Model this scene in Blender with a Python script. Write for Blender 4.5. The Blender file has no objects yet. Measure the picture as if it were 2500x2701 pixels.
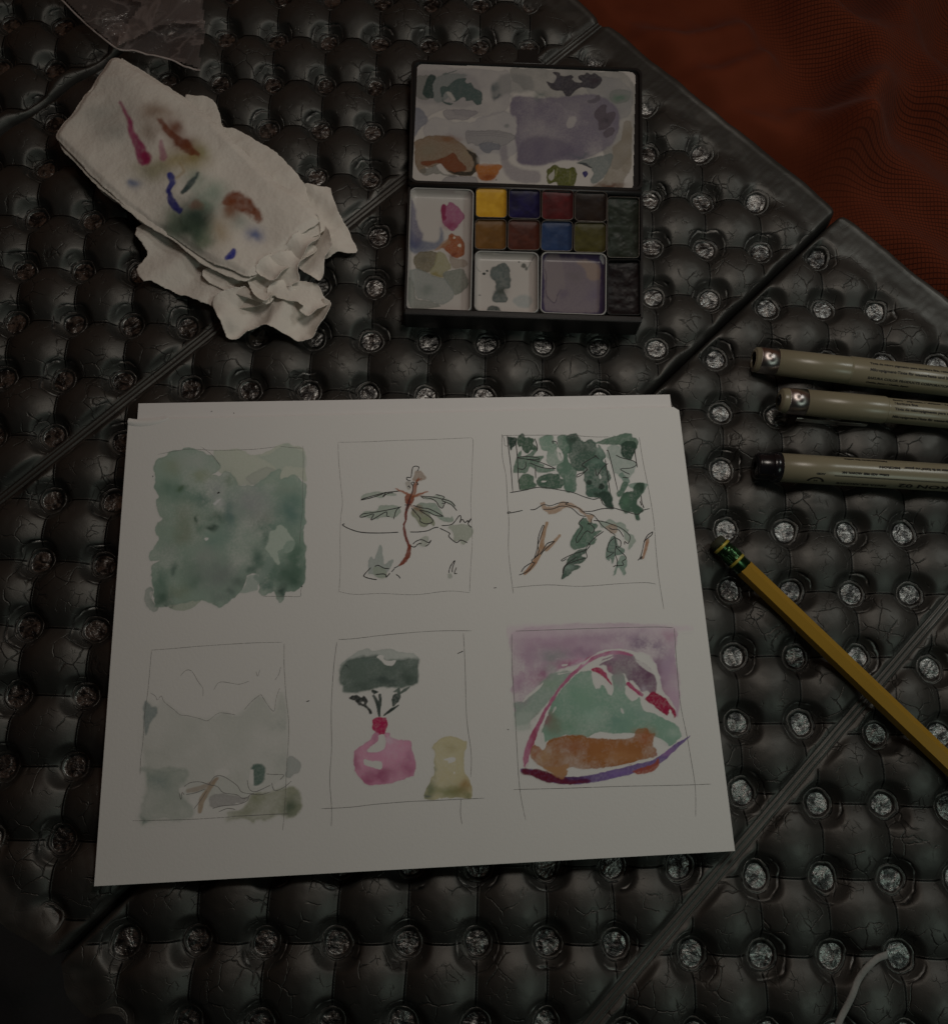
import bpy, math, random
import numpy as np
from mathutils import Vector
random.seed(7); np.random.seed(7)
scene = bpy.context.scene
COL = scene.collection
PI = math.pi
MM = 0.001
# ------------------------------------------------------------------ camera
CAM_ROT = (0.280969664, -0.0354224218, 0.0169419704)
CAM_LOC = np.array([0.0, 0.0, 307.320883])     # millimetres above the bump tops of the mat
FPX, PW, PH = 2185.544, 2500.0, 2701.0
cam = bpy.data.cameras.new('camera')
camo = bpy.data.objects.new('camera', cam); COL.objects.link(camo)
camo.location = Vector(CAM_LOC) * MM
camo.rotation_euler = CAM_ROT
cam.sensor_fit = 'HORIZONTAL'; cam.sensor_width = 36.0; cam.lens = FPX / PW * 36.0
cam.clip_start = 0.01; cam.clip_end = 50.0
scene.camera = camo
# ------------------------------------------------------------------ world: dim tent interior
world = bpy.data.worlds.new('World'); scene.world = world; world.use_nodes = True
wn = world.node_tree; bgn = wn.nodes['Background']
tcw = wn.nodes.new('ShaderNodeTexCoord'); sepw = wn.nodes.new('ShaderNodeSeparateXYZ')
wn.links.new(tcw.outputs['Generated'], sepw.inputs[0])
rampw = wn.nodes.new('ShaderNodeValToRGB')
mrw = wn.nodes.new('ShaderNodeMapRange'); mrw.inputs['From Min'].default_value = -1; mrw.inputs['From Max'].default_value = 1
wn.links.new(sepw.outputs['Y'], mrw.inputs['Value']); wn.links.new(mrw.outputs[0], rampw.inputs[0])
rampw.color_ramp.elements[0].position = 0.34; rampw.color_ramp.elements[0].color = (0.012, 0.017, 0.019, 1)
rampw.color_ramp.elements[1].position = 0.72; rampw.color_ramp.elements[1].color = (0.150, 0.072, 0.042, 1)
wn.links.new(rampw.outputs[0], bgn.inputs['Color']); bgn.inputs['Strength'].default_value = 0.34
# ------------------------------------------------------------------ lamps inside the tent
def area_lamp(name, loc, target, size, power, col):
    l = bpy.data.lights.new(name, 'AREA'); l.shape = 'DISK'; l.size = size; l.energy = power; l.color = col
    o = bpy.data.objects.new(name, l); COL.objects.link(o)
    o.location = Vector(loc) * MM
    o.rotation_euler = (Vector(target) - Vector(loc)).to_track_quat('-Z', 'Y').to_euler()
    return o
area_lamp('overhead_lamp', (55, 205, 320), (58, 170, 0), 0.09, 0.225, (1.0, 0.905, 0.815))
area_lamp('key_lamp', (400, 260, 400), (60, 20, 0), 0.07, 0.28, (0.95, 0.98, 0.93))
area_lamp('side_lamp', (400, -230, 400), (120, 0, 0), 0.16, 0.22, (0.80, 1.0, 0.88))
scene.view_settings.view_transform = 'Standard'; scene.view_settings.look = 'None'
scene.view_settings.exposure = 0.0; scene.view_settings.gamma = 1.0
scene.view_settings.use_curve_mapping = False
scene.render.resolution_x = 947; scene.render.resolution_y = 1024

# ------------------------------------------------------------------ measuring helpers
def rotm(a):
    cx, sx = math.cos(a[0]), math.sin(a[0]); cy, sy = math.cos(a[1]), math.sin(a[1]); cz, sz = math.cos(a[2]), math.sin(a[2])
    return np.array([[cz,-sz,0],[sz,cz,0],[0,0,1]]) @ np.array([[cy,0,sy],[0,1,0],[-sy,0,cy]]) @ np.array([[1,0,0],[0,cx,-sx],[0,sx,cx]])
RM = rotm(CAM_ROT)
def unproj(uv, z=0.0):
    """survey point of the photograph -> place on the plane at height z (mm)"""
    uv = np.atleast_2d(np.array(uv, float))
    d = np.stack([(uv[:,0]-PW/2)/FPX, -(uv[:,1]-PH/2)/FPX, -np.ones(len(uv))], 1) @ RM.T
    t = (z - CAM_LOC[2]) / d[:,2]
    return CAM_LOC + d * np.asarray(t)[:,None]
def project(X):
    c = (np.asarray(X) - CAM_LOC) @ RM
    return PW/2 + FPX*c[:,0]/-c[:,2], PH/2 - FPX*c[:,1]/-c[:,2]
FR = dict(A=(0,0,.54113), B=(1000,100,.4329), C=(1500,0,.54113), D=(1800,850,.37879), I=(1800,1300,.45074), J=(1500,2000,.54113),
          K=(0,2100,.54113), L=(0,700,.35063),
          S1=(370,1150,.24892), S2=(880,1150,.21530), S3=(1320,1130,.24537), S4=(350,1680,.26039), S5=(840,1650,.27043), S6=(1330,1640,.30303),
          T1=(100,0,.48701), T2=(550,500,.24351), PL=(1060,120,.19026), PR=(1380,120,.19026), PB=(1050,470,.20027), PC=(1330,640,.21104),
          PD=(1240,480,.25974), N1=(2230,900,.1461), N2=(1960,880,.18398), N3=(1960,1150,.29221), PE=(1840,1370,.14069), O=(1700,0,.37879), SRC=(0,0,1.0))
def src(fr, pts):
    x0, y0, s = FR[fr]; p = np.atleast_2d(np.array(pts, float)); return np.stack([x0+p[:,0]*s, y0+p[:,1]*s], 1)
def at(fr, pts, z=0.0): return unproj(src(fr, pts), z)

# ------------------------------------------------------------------ noise
def _h(ix, iy, seed):
    n = (ix.astype(np.int64)*374761393 + iy.astype(np.int64)*668265263 + seed*1442695041) & 0xffffffff
    n = ((n ^ (n >> 13)) * 1274126177) & 0xffffffff
    return ((n ^ (n >> 16)) & 0xffff) / 65535.0
def vnoise(x, y, seed=0):
    ix, iy = np.floor(x), np.floor(y); fx, fy = x-ix, y-iy
    fx = fx*fx*(3-2*fx); fy = fy*fy*(3-2*fy)
    a = _h(ix,iy,seed); b = _h(ix+1,iy,seed); c = _h(ix,iy+1,seed); d = _h(ix+1,iy+1,seed)
    return (a+(b-a)*fx)*(1-fy) + (c+(d-c)*fx)*fy
def fbm(x, y, seed=0, o=4):
    s = 0; a = .5; t = 0
    for k in range(o):
        s = s + a*vnoise(x*2**k+k*17.3, y*2**k-k*9.1, seed+k*31); t += a; a *= .5
    return s/t*2-1
def sstep(a, b, x):
    t = np.clip((x-a)/(b-a), 0, 1); return t*t*(3-2*t)
def catmull(pts, n=5, closed=False):
    P = [np.array(p, float) for p in pts]; N = len(P); out = []
    rng = range(N) if closed else range(N-1)
    for i in rng:
        if closed: p0,p1,p2,p3 = P[i-1],P[i],P[(i+1)%N],P[(i+2)%N]
        else: p0,p1,p2,p3 = P[max(i-1,0)],P[i],P[i+1],P[min(i+2,N-1)]
        for k in range(n):
            t = k/n
            out.append(.5*((2*p1)+(-p0+p2)*t+(2*p0-5*p1+4*p2-p3)*t*t+(-p0+3*p1-3*p2+p3)*t**3))
    if not closed: out.append(P[-1])
    return np.array(out)
def seg_dist(x, y, pts, closed=False, w=None):
    d = np.full(x.shape, 1e9); ww = np.zeros(x.shape)
    n = len(pts)
    for i in range(n if closed else n-1):
        a = pts[i]; b = pts[(i+1) % n]; e = b-a; L = max(float(e[0]**2+e[1]**2), 1e-9)
        t = np.clip(((x-a[0])*e[0]+(y-a[1])*e[1])/L, 0, 1)
        dd = (x-a[0]-t*e[0])**2+(y-a[1]-t*e[1])**2
        if w is not None:
            wi = w[i]+(w[(i+1) % n]-w[i])*t; dd2 = np.sqrt(dd)-wi; m = dd2 < d; d = np.where(m, dd2, d)
        else: d = np.minimum(d, dd)
    return d if w is not None else np.sqrt(d)
def inside(x, y, pts):
    c = np.zeros(x.shape, bool); n = len(pts)
    for i in range(n):
        a = pts[i]; b = pts[(i+1) % n]
        if a[1] == b[1]: continue
        m = (a[1] > y) != (b[1] > y)
        xi = (b[0]-a[0])*(y-a[1])/(b[1]-a[1])+a[0]
        c ^= m & (x < xi)
    return c
def sdf(x, y, pts): return np.where(inside(x, y, pts), -1, 1)*seg_dist(x, y, pts, True)

# ------------------------------------------------------------------ objects
def tag(o, label=None, cat=None, group=None, kind=None):
    if label: o['label'] = label
    if cat: o['category'] = cat
    if group: o['group'] = group
    if kind: o['kind'] = kind
    return o
def thing(name, label, cat, loc=(0,0,0), group=None):
    o = bpy.data.objects.new(name, None); COL.objects.link(o); o.empty_display_size = .01
    o.location = Vector([float(v) for v in loc])*MM
    return tag(o, label, cat, group)
def wloc(o):
    v = Vector(o.location)
    while o.parent: o = o.parent; v += Vector(o.location)
    return np.array(v)/MM
def mk(name, verts, faces, mat, parent=None, smooth=True, col=None, attrs=None, uv=None, loc=None, label=None):
    """one mesh object; verts in world millimetres"""
    V = np.asarray(verts, float)
    org = np.array(loc, float) if loc is not None else (wloc(parent) if parent is not None else np.zeros(3))
    me = bpy.data.meshes.new(name)
    F = faces
    if isinstance(F, np.ndarray):
        nf, k = F.shape
        me.vertices.add(len(V)); me.vertices.foreach_set('co', ((V-org)*MM).astype(np.float32).ravel())
        me.loops.add(nf*k); me.loops.foreach_set('vertex_index', F.astype(np.int32).ravel())
        me.polygons.add(nf); me.polygons.foreach_set('loop_start', np.arange(0, nf*k, k, dtype=np.int32))
        me.update(calc_edges=True)
    else:
        me.from_pydata([tuple(v) for v in (V-org)*MM], [], [tuple(f) for f in F]); me.update()
    if smooth: me.polygons.foreach_set('use_smooth', np.ones(len(me.polygons), bool))
    if col is not None:
        a = me.color_attributes.new('paint', 'FLOAT_COLOR', 'POINT')
        c = np.ones((len(V), 4), np.float32); c[:, :3] = col; a.data.foreach_set('color', c.ravel())
    for k_, v_ in (attrs or {}).items():
        a = me.attributes.new(k_, 'FLOAT', 'POINT'); a.data.foreach_set('value', np.asarray(v_, np.float32))
    if uv is not None:
        u = me.uv_layers.new(name='uv'); li = np.empty(len(me.loops), np.int32); me.loops.foreach_get('vertex_index', li)
        u.data.foreach_set('uv', np.asarray(uv, np.float32)[li].ravel())
    if mat: me.materials.append(mat)
    o = bpy.data.objects.new(name, me); COL.objects.link(o)
    if parent is not None:
        o.parent = parent
        if loc is not None: o.location = Vector((org-wloc(parent))*MM)
    else: o.location = Vector(org*MM)
    if label: o['label'] = label
    return o
def grid_faces(nx, ny, keep=None):
    i, j = np.meshgrid(np.arange(nx-1), np.arange(ny-1), indexing='ij'); a = (i*ny+j)
    F = np.stack([a, a+ny, a+ny+1, a+1], -1).reshape(-1, 4)
    if keep is not None: F = F[keep[F].all(1)]
    return F
def compact(V, F, *arrs):
    used = np.zeros(len(V), bool); used[F.ravel()] = True
    idx = np.cumsum(used)-1
    return (V[used], idx[F]) + tuple(a[used] for a in arrs)
class MB:
    def __init__(s): s.v = []; s.f = []
    def add(s, V, F):
        b = len(s.v); s.v += [tuple(map(float, v)) for v in V]; s.f += [tuple(int(i)+b for i in f) for f in F]
    def prism(s, poly, z0, z1, bev=0.0):
        """closed outline (world xy, counter-clockwise) between two heights, edge softened by bev"""
        P = np.array(poly)[:, :2]; n = len(P)
        c = P.mean(0)
        nx = np.roll(P, -1, 0)-np.roll(P, 1, 0); nrm = np.stack([nx[:,1], -nx[:,0]], 1); nrm /= np.linalg.norm(nrm, axis=1)[:, None]+1e-9
        if ((P-c)*nrm).sum() < 0: nrm = -nrm
        rings = [(0, z0)]
        if bev > 0: rings += [(0, z1-bev), (-bev*.3, z1-bev*.3), (-bev, z1)]
        else: rings += [(0, z1)]
        V = []
        for o, z in rings: V += [(*(p+q*o), z) for p, q in zip(P, nrm)]
        F = []
        for r in range(len(rings)-1):
            for i in range(n): F.append((r*n+i, r*n+(i+1) % n, (r+1)*n+(i+1) % n, (r+1)*n+i))
        F.append(tuple(range((len(rings)-1)*n, len(rings)*n))); F.append(tuple(range(n-1, -1, -1)))
        s.add(V, F)
    def build(s, name, mat, parent=None, **k): return mk(name, s.v, s.f, mat, parent, **k)
def lathe(A, B, prof, seg=40, up=None, twist=0.0):
    """profile [(t mm along A->B, radius)] revolved about the axis"""
    A = np.array(A, float); B = np.array(B, float); d = (B-A)/np.linalg.norm(B-A)
    u = np.cross(d, [0, 0, 1.0]); u /= np.linalg.norm(u); w = np.cross(u, d)
    V = []; F = []
    for t, r in prof:
        for k in range(seg):
            a = 2*PI*k/seg+twist; V.append(A+d*t+(u*math.cos(a)+w*math.sin(a))*r)
    for i in range(len(prof)-1):
        for k in range(seg): F.append((i*seg+k, i*seg+(k+1) % seg, (i+1)*seg+(k+1) % seg, (i+1)*seg+k))
    F.append(tuple(range(seg))); F.append(tuple(range((len(prof)-1)*seg, len(prof)*seg)))
    return V, F
def rrect(quad, r, n=6, inset=0.0):
    """rounded outline from four corners (tl,tr,br,bl) in world xy"""
    Q = np.array(quad, float)[:, :2]; c = Q.mean(0)
    if inset:
        P = []
        for i in range(4):
            a = Q[i-1]-Q[i]; b = Q[(i+1) % 4]-Q[i]; P.append(Q[i]+(a/np.linalg.norm(a)+b/np.linalg.norm(b))*inset)
        Q = np.array(P)
    out = []
    for i in range(4):
        p = Q[i]; a = Q[i-1]-p; b = Q[(i+1) % 4]-p; a /= np.linalg.norm(a); b /= np.linalg.norm(b)
        s = p+a*r; e = p+b*r; cc = p+(a+b)*r
        for k in range(n+1):
            t = k/n*PI/2
            out.append(cc-(b)*r*math.cos(t)-(a)*r*math.sin(t))
    return np.array(out)

# ------------------------------------------------------------------ materials
class NT:
    def __init__(s, name):
        s.m = bpy.data.materials.new(name); s.m.use_nodes = True; s.t = s.m.node_tree
        s.b = s.t.nodes['Principled BSDF']; s.o = s.t.nodes['Material Output']
    def n(s, ty, **kw):
        x = s.t.nodes.new('ShaderNode'+ty)
        for k, v in kw.items(): setattr(x, k, v)
        return x
    def l(s, a, b): s.t.links.new(a, b)
    def val(s, sock, v):
        if hasattr(v, 'is_output'): s.l(v, sock)
        else: sock.default_value = v
    def math(s, op, a, b=0.0, c=0.0, clamp=False):
        x = s.n('Math', operation=op); x.use_clamp = clamp
        s.val(x.inputs[0], a); s.val(x.inputs[1], b); s.val(x.inputs[2], c); return x.outputs[0]
    def mix(s, f, a, b):
        x = s.n('Mix', data_type='RGBA'); s.val(x.inputs[0], f)
        for sk, v in ((x.inputs[6], a), (x.inputs[7], b)):   # colours or sockets
            if hasattr(v, 'is_output'): s.l(v, sk)
            else: sk.default_value = (*v, 1)
        return x.outputs[2]
    def noise(s, vec, scale, detail=3, rough=.5, dist=0.0):
        x = s.n('TexNoise'); x.inputs['Scale'].default_value = scale; x.inputs['Detail'].default_value = detail
        x.inputs['Roughness'].default_value = rough; x.inputs['Distortion'].default_value = dist
        if vec is not None: s.l(vec, x.inputs['Vector'])
        return x.outputs['Fac']
    def coord(s): return s.n('TexCoord').outputs['Object']
    def smap(s, v, a, b, c=0.0, d=1.0):
        x = s.n('MapRange', interpolation_type='SMOOTHSTEP'); s.val(x.inputs['Value'], v)
        for k, q in (('From Min', a), ('From Max', b), ('To Min', c), ('To Max', d)): x.inputs[k].default_value = q
        return x.outputs[0]
    def bump(s, h, dist, strength=1.0, normal=None):
        x = s.n('Bump'); x.inputs['Strength'].default_value = strength; x.inputs['Distance'].default_value = dist
        s.l(h, x.inputs['Height'])
        if normal is not None: s.l(normal, x.inputs['Normal'])
        return x.outputs[0]
    def set(s, **kw):
        for k, v in kw.items():
            k = k.replace('_', ' ').title() if k not in ('IOR',) else k
            sk = s.b.inputs[k]
            if hasattr(v, 'is_output'): s.l(v, sk)
            elif isinstance(v, tuple) and len(v) == 3: sk.default_value = (*v, 1)
            else: sk.default_value = v
        return s
def lin(c):
    c = np.asarray(c, float)/255.0
    return np.where(c <= .04045, c/12.92, ((c+.055)/1.055)**2.4)
PAPER = np.array([0.80, 0.80, 0.785])
def simple(name, color, rough=.5, metal=0.0, var=.12, nscale=400, bump=.0, bscale=900, **kw):
    m = NT(name); co = m.coord(); f = m.noise(co, nscale, 4)
    c2 = tuple(min(1, x*(1+var)) for x in color); c1 = tuple(x*(1-var) for x in color)
    m.set(base_color=m.mix(f, c1, c2), roughness=rough, metallic=metal, **kw)
    if bump: m.l(m.bump(m.noise(co, bscale, 4), bump), m.b.inputs['Normal'])
    return m.m

# paper with painted pigment
def paint_mat(name, rough=.85, grain=.00006, gscale=900, spec=.25, sss=0):
    m = NT(name); a = m.n('Attribute', attribute_name='paint'); co = m.coord()
    m.set(base_color=a.outputs['Color'], roughness=rough); m.b.inputs['Specular IOR Level'].default_value = spec
    n = m.noise(co, gscale, 5, .6); m.l(m.bump(n, grain), m.b.inputs['Normal'])
    return m.m
M_paperpaint = paint_mat('watercolour_on_paper')
m = NT('cold_pressed_paper'); co = m.coord()
m.set(base_color=m.mix(m.noise(co, 60, 3), tuple(PAPER*.985), tuple(np.minimum(PAPER*1.015, 1))), roughness=.85)
m.b.inputs['Specular IOR Level'].default_value = .25
m.l(m.bump(m.noise(co, 900, 5, .6), .00006), m.b.inputs['Normal']); M_paper = m.m
M_paper2 = simple('smooth_white_card', (0.80, 0.79, 0.785), .8, var=.02, nscale=80, bump=.00003)
M_ink = simple('black_ink', (0.022, 0.022, 0.022), .6)
def pencil_mat(name, c, a):
    m = NT(name); co = m.coord(); m.set(base_color=c, roughness=.7)
    n = m.noise(co, 2500, 3); al = m.smap(n, .3, .62, a*.35, a); m.l(al, m.b.inputs['Alpha']); return m.m
M_pencil = pencil_mat('graphite_line', (0.25, 0.245, 0.24), .9)
M_pencil_f = pencil_mat('faint_graphite_line', (0.26, 0.255, 0.25), .75)

# ------------------------------------------------------------------ painted washes
class Wash:
    def __init__(s, fr, box, z, ref, step=.25, base=PAPER):
        s.fr = fr; s.z = z; s.ref = lin(ref); s.refg = float(np.mean(ref)); s.base = np.array(base)
        x0, y0, x1, y1 = box
        W = at(fr, [(x0,y0),(x1,y0),(x1,y1),(x0,y1)], z)[:, :2]
        lo = W.min(0); hi = W.max(0)
        s.xs = np.arange(lo[0], hi[0], step); s.ys = np.arange(lo[1], hi[1], step)
        s.X, s.Y = np.meshgrid(s.xs, s.ys, indexing='ij')
        u, v = project(np.stack([s.X.ravel(), s.Y.ravel(), np.full(s.X.size, z)], 1))
        fx, fy, sc = FR[fr]; s.u = ((u-fx)/sc).reshape(s.X.shape); s.v = ((v-fy)/sc).reshape(s.X.shape)
        s.c = np.ones(s.X.shape+(3,))*s.base; s.cov = np.zeros(s.X.shape)
        s.k = 0
    def col(s, c):
        c = np.array(c, float); g = c.mean(); t = g/s.refg; green = c[1] >= c[0]-1 and c[1] >= c[2]-1 and s.refg > 98
        c = (g+(c-g)*(1.0 if green else .9))*((.90 if green else .79)+(.08 if green else .16)*float(sstep(.90 if not green else .82, 1.04 if not green else 1.0, t)))
        if green: c = c*np.array([1.0, 1.0, .965])
        return np.clip(lin(c)/s.ref*s.base, 0.004, .9)
    def lay(s, m, c, sl=None):
        c = s.col(c) if not isinstance(c, np.ndarray) else c
        s.c = s.c*(1-m[..., None])+c*m[..., None]; s.cov = np.maximum(s.cov, m)
    def warp(s, amp, ws):
        s.k += 1
        return (s.u+amp*fbm(s.u/ws, s.v/ws, s.k*7+1, 3)*2, s.v+amp*fbm(s.u/ws, s.v/ws, s.k*7+501, 3)*2)
    def poly(s, pts, c, a=1, soft=5, edge=0.0, warp=7, ws=48, gran=.22, smooth=True, var=0.0, vs=180):
        p = catmull(pts, 4, True) if smooth else np.array(pts, float)
        u, v = s.warp(warp, ws)
        m0 = (u > p[:,0].min()-3*soft-20) & (u < p[:,0].max()+3*soft+20) & (v > p[:,1].min()-3*soft-20) & (v < p[:,1].max()+3*soft+20)
        if not m0.any(): return
        d = np.full(u.shape, 99.0); d[m0] = sdf(u[m0], v[m0], p)
        m = sstep(soft, -soft, d)*a
        m = m*(1+gran*fbm(s.u/14, s.v/14, s.k+9, 3)+var*fbm(s.u/vs, s.v/vs, s.k+77, 3))
        m = np.clip(m, 0, 1)
        s.lay(m, c)
        if edge:
            e = np.exp(-((d+soft*.8+2)/7.0)**2)*edge*(.6+.4*fbm(s.u/60, s.v/60, s.k+3, 2)); e = np.clip(e, 0, 1)
            s.lay(e, s.col(c)*.45)
    def blob(s, x, y, rx, ry, c, a=.6, w=25, clip=True):
        u, v = s.warp(w, 80); q = ((u-x)/rx)**2+((v-y)/ry)**2
        s.lay(np.clip(a*np.exp(-q*1.2), 0, 1)*(sstep(.25, .8, s.cov) if clip else 1), c)
    def dab(s, x, y, rx, ry, c, a=.9, w=5, soft=.25):
        u, v = s.warp(w, 40); q = np.sqrt(((u-x)/rx)**2+((v-y)/ry)**2)
        s.lay(sstep(1+soft, 1-soft, q)*a, c)
    def stroke(s, pts, w, c, a=.9, soft=3, warp=3, edge=0.0):
        p = catmull([q[:2] for q in pts], 5)
        if isinstance(w, (int, float)): ww = np.full(len(p), w/2.0)
        else: ww = np.interp(np.linspace(0, 1, len(p)), np.linspace(0, 1, len(w)), w)/2.0
        u, v = s.warp(warp, 40); mx = ww.max()+3*soft+12
        m0 = (u > p[:,0].min()-mx) & (u < p[:,0].max()+mx) & (v > p[:,1].min()-mx) & (v < p[:,1].max()+mx)
        d = np.full(u.shape, 99.0)
        if m0.any(): d[m0] = seg_dist(u[m0], v[m0], p, False, ww)
        m = sstep(soft, -soft, d)*a*(1+.15*fbm(s.u/20, s.v/20, s.k, 2)); s.lay(np.clip(m, 0, 1), c)
        if edge: s.lay(np.clip(np.exp(-((d+soft+1)/5.0)**2)*edge, 0, 1), s.col(c)*.5)
    def hole(s, pts, a=1, soft=3, warp=3):
        p = catmull(pts, 3, True); u, v = s.warp(warp, 40)
        d = sdf(u, v, p); m = sstep(soft, -soft, d)*a; s.c = s.c*(1-m[..., None])+s.base*m[..., None]
    def build(s, name, mat, parent, zf=None, keep=None, label=None):
        V = np.stack([s.X.ravel(), s.Y.ravel(), np.full(s.X.size, s.z)], 1)
        if zf is not None: V[:, 2] = zf(s.X, s.Y).ravel()
        k = (s.cov > .006) if keep is None else keep
        k = k.copy()
        if keep is None:
            for ax in (0, 1): k = k | np.roll(k, 1, ax) | np.roll(k, -1, ax)
        F = grid_faces(len(s.xs), len(s.ys), k.ravel())
        V, F, C = compact(V, F, s.c.reshape(-1, 3))
        return mk(name, V, F, mat, parent, col=C, label=label)
def ribbons(fr, lines, z, width, name, mat, parent, jit=0.0, smooth=True):
    b = MB()
    for ln in lines:
        w = width; pts = ln
        if isinstance(ln, tuple): pts, w = ln
        p = catmull(pts, 5) if smooth else np.array(pts, float)
        P = at(fr, p, z)[:, :2]; n = len(P)
        if jit: P = P+np.stack([fbm(P[:,0]/2.5, P[:,1]/2.5, 5, 2), fbm(P[:,0]/2.5, P[:,1]/2.5, 15, 2)], 1)*jit
        t = np.gradient(P, axis=0); t /= np.linalg.norm(t, axis=1)[:, None]+1e-9; q = np.stack([-t[:,1], t[:,0]], 1)
        k = np.arange(n); ww = w/2*(.78+.35*vnoise(k*.7, k*0+len(lines), 3)); ww[0] *= .5; ww[-1] *= .4
        L = P+q*ww[:, None]; R = P-q*ww[:, None]
        V = [(*a, z) for a in L]+[(*a, z) for a in R]; F = [(i, n+i, n+i+1, i+1) for i in range(n-1)]
        b.add(V, F)
    return b.build(name, mat, parent, smooth=False)

# ================================================================== SETTING: tent floor
M_floor = simple('dark_tent_floor', (0.02, 0.017, 0.016), .8, var=.3, nscale=60, bump=.0002, bscale=300)
gx = np.linspace(-900, 900, 90); X, Y = np.meshgrid(gx, gx, indexing='ij')
Z = -21+1.2*fbm(X/90, Y/90, 3, 3)
o = mk('floor', np.stack([X.ravel(), Y.ravel(), Z.ravel()], 1), grid_faces(90, 90), M_floor); tag(o, kind='structure')

# ================================================================== FOAM MAT
ANG = math.radians(45.54627)
DS = np.array([math.cos(ANG), math.sin(ANG)]); DN = np.array([DS[1], -DS[0]])   # along the folds / across them
S0, S1 = -150.0, 287.3            # long edges of the mat
HD, HC, HA, HB = -325.0, -186.7, -42.2, 97.3  # fold lines
LU = np.array([24.0, 0.0]); LV = 24.7297*np.array([math.sin(-.015208), -math.cos(-.015208)])
LI = np.linalg.inv(np.stack([LU, LV], 1))
def off(two):   # bubble-grid offset measured at two places of a panel, linear between
    (xa, ya, fa), (xb, yb, fb) = two
    return lambda x, y: [fa[k]+(fb[k]-fa[k])*np.clip(((x-xa)*(xb-xa)+(y-ya)*(yb-ya))/((xb-xa)**2+(yb-ya)**2), -1.0, 2.0) for k in (0, 1)]
PANELS = [
 (HD-142, HD, off([(-200,290,(.08,.04)), (-150,330,(.08,.04))]), 5, 4),
 (HD, HC, off([(-160,190,(.31,.23)), (-40,265,(.20,.14))]), 1, 0),
 (HC, HA, off([(-120,20,(.51,.31)), (110,210,(.42,.36))]), 2, 1),
 (HA, HB, off([(-70,-60,(.61,.57)), (140,85,(.51,.50))]), 3, 2),
 (HB, HB+142, off([(100,-60,(.69,.66)), (160,-30,(.69,.66))]), 4, 3)]

m = NT('aluminised_foam')
co = m.coord(); uvn = m.n('UVMap', uv_map='uv'); sep = m.n('SeparateXYZ'); m.l(uvn.outputs[0], sep.inputs[0])
def tri(x):   # distance to the nearest whole number, in millimetres
    return m.math('MULTIPLY', m.math('ABSOLUTE', m.math('SUBTRACT', m.math('FRACT', m.math('ADD', x, .5)), .5)), 24.3)
wob = m.noise(co, 120, 2); wob = m.math('MULTIPLY_ADD', wob, 2.6, -1.3)
dx = tri(sep.outputs['X']); dy = tri(sep.outputs['Y'])
r = m.math('SQRT', m.math('ADD', m.math('MULTIPLY', dx, dx), m.math('MULTIPLY', dy, dy)))
r = m.math('ADD', r, wob)
amp = m.n('Attribute', attribute_name='amp').outputs['Fac']
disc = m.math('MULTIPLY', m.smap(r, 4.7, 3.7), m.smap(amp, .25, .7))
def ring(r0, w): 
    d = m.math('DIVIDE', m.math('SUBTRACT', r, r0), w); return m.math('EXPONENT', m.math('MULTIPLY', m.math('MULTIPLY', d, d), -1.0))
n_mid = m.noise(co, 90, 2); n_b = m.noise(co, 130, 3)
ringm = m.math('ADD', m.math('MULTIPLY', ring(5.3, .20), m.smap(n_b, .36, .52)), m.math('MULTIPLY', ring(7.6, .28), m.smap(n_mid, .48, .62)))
ringm = m.math('MULTIPLY', ringm, amp)
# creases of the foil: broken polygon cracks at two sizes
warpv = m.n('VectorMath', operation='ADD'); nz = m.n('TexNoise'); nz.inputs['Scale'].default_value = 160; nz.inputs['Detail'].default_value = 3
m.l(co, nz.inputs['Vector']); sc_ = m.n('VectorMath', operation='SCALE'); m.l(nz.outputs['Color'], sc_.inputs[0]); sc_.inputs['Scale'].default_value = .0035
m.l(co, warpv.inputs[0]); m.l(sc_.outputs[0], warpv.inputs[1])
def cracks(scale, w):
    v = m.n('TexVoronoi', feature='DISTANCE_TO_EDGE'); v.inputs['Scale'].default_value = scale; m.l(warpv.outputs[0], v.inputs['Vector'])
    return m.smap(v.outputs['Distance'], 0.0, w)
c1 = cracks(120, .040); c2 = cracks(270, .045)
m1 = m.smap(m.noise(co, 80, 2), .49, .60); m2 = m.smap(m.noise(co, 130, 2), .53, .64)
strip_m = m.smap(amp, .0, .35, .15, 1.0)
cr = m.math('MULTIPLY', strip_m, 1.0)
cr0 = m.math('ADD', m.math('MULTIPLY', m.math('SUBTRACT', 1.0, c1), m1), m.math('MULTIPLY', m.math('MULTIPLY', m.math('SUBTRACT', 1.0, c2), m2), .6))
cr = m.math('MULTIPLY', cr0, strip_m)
mp = m.n('Mapping'); m.l(co, mp.inputs['Vector']); mp.inputs['Rotation'].default_value = (0, 0, .9); mp.inputs['Scale'].default_value = (1.0, 2.6, 1.0)
crumple = m.noise(mp.outputs[0], 230, 3, .6, 2.6); facet = m.n('TexVoronoi', feature='F1'); facet.inputs['Scale'].default_value = 760; m.l(warpv.outputs[0], facet.inputs['Vector'])
fine = m.noise(co, 1500, 3, .6)
h_disc = m.math('ADD', m.math('ADD', m.math('MULTIPLY', crumple, .55), m.math('MULTIPLY', m.noise(co, 170, 2, .5, .8), 2.6)), m.math('MULTIPLY', facet.outputs['Distance'], .2))
hh = m.math('ADD', m.math('MULTIPLY', h_disc, m.math('MULTIPLY', disc, .85)), m.math('MULTIPLY', cr, m.math('MULTIPLY_ADD', disc, .2, -.30)))
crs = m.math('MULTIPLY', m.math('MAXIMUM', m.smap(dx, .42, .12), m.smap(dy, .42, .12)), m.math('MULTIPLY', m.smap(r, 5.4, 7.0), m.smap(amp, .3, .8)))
hh = m.math('ADD', hh, m.math('MULTIPLY', crs, -.9))
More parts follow.
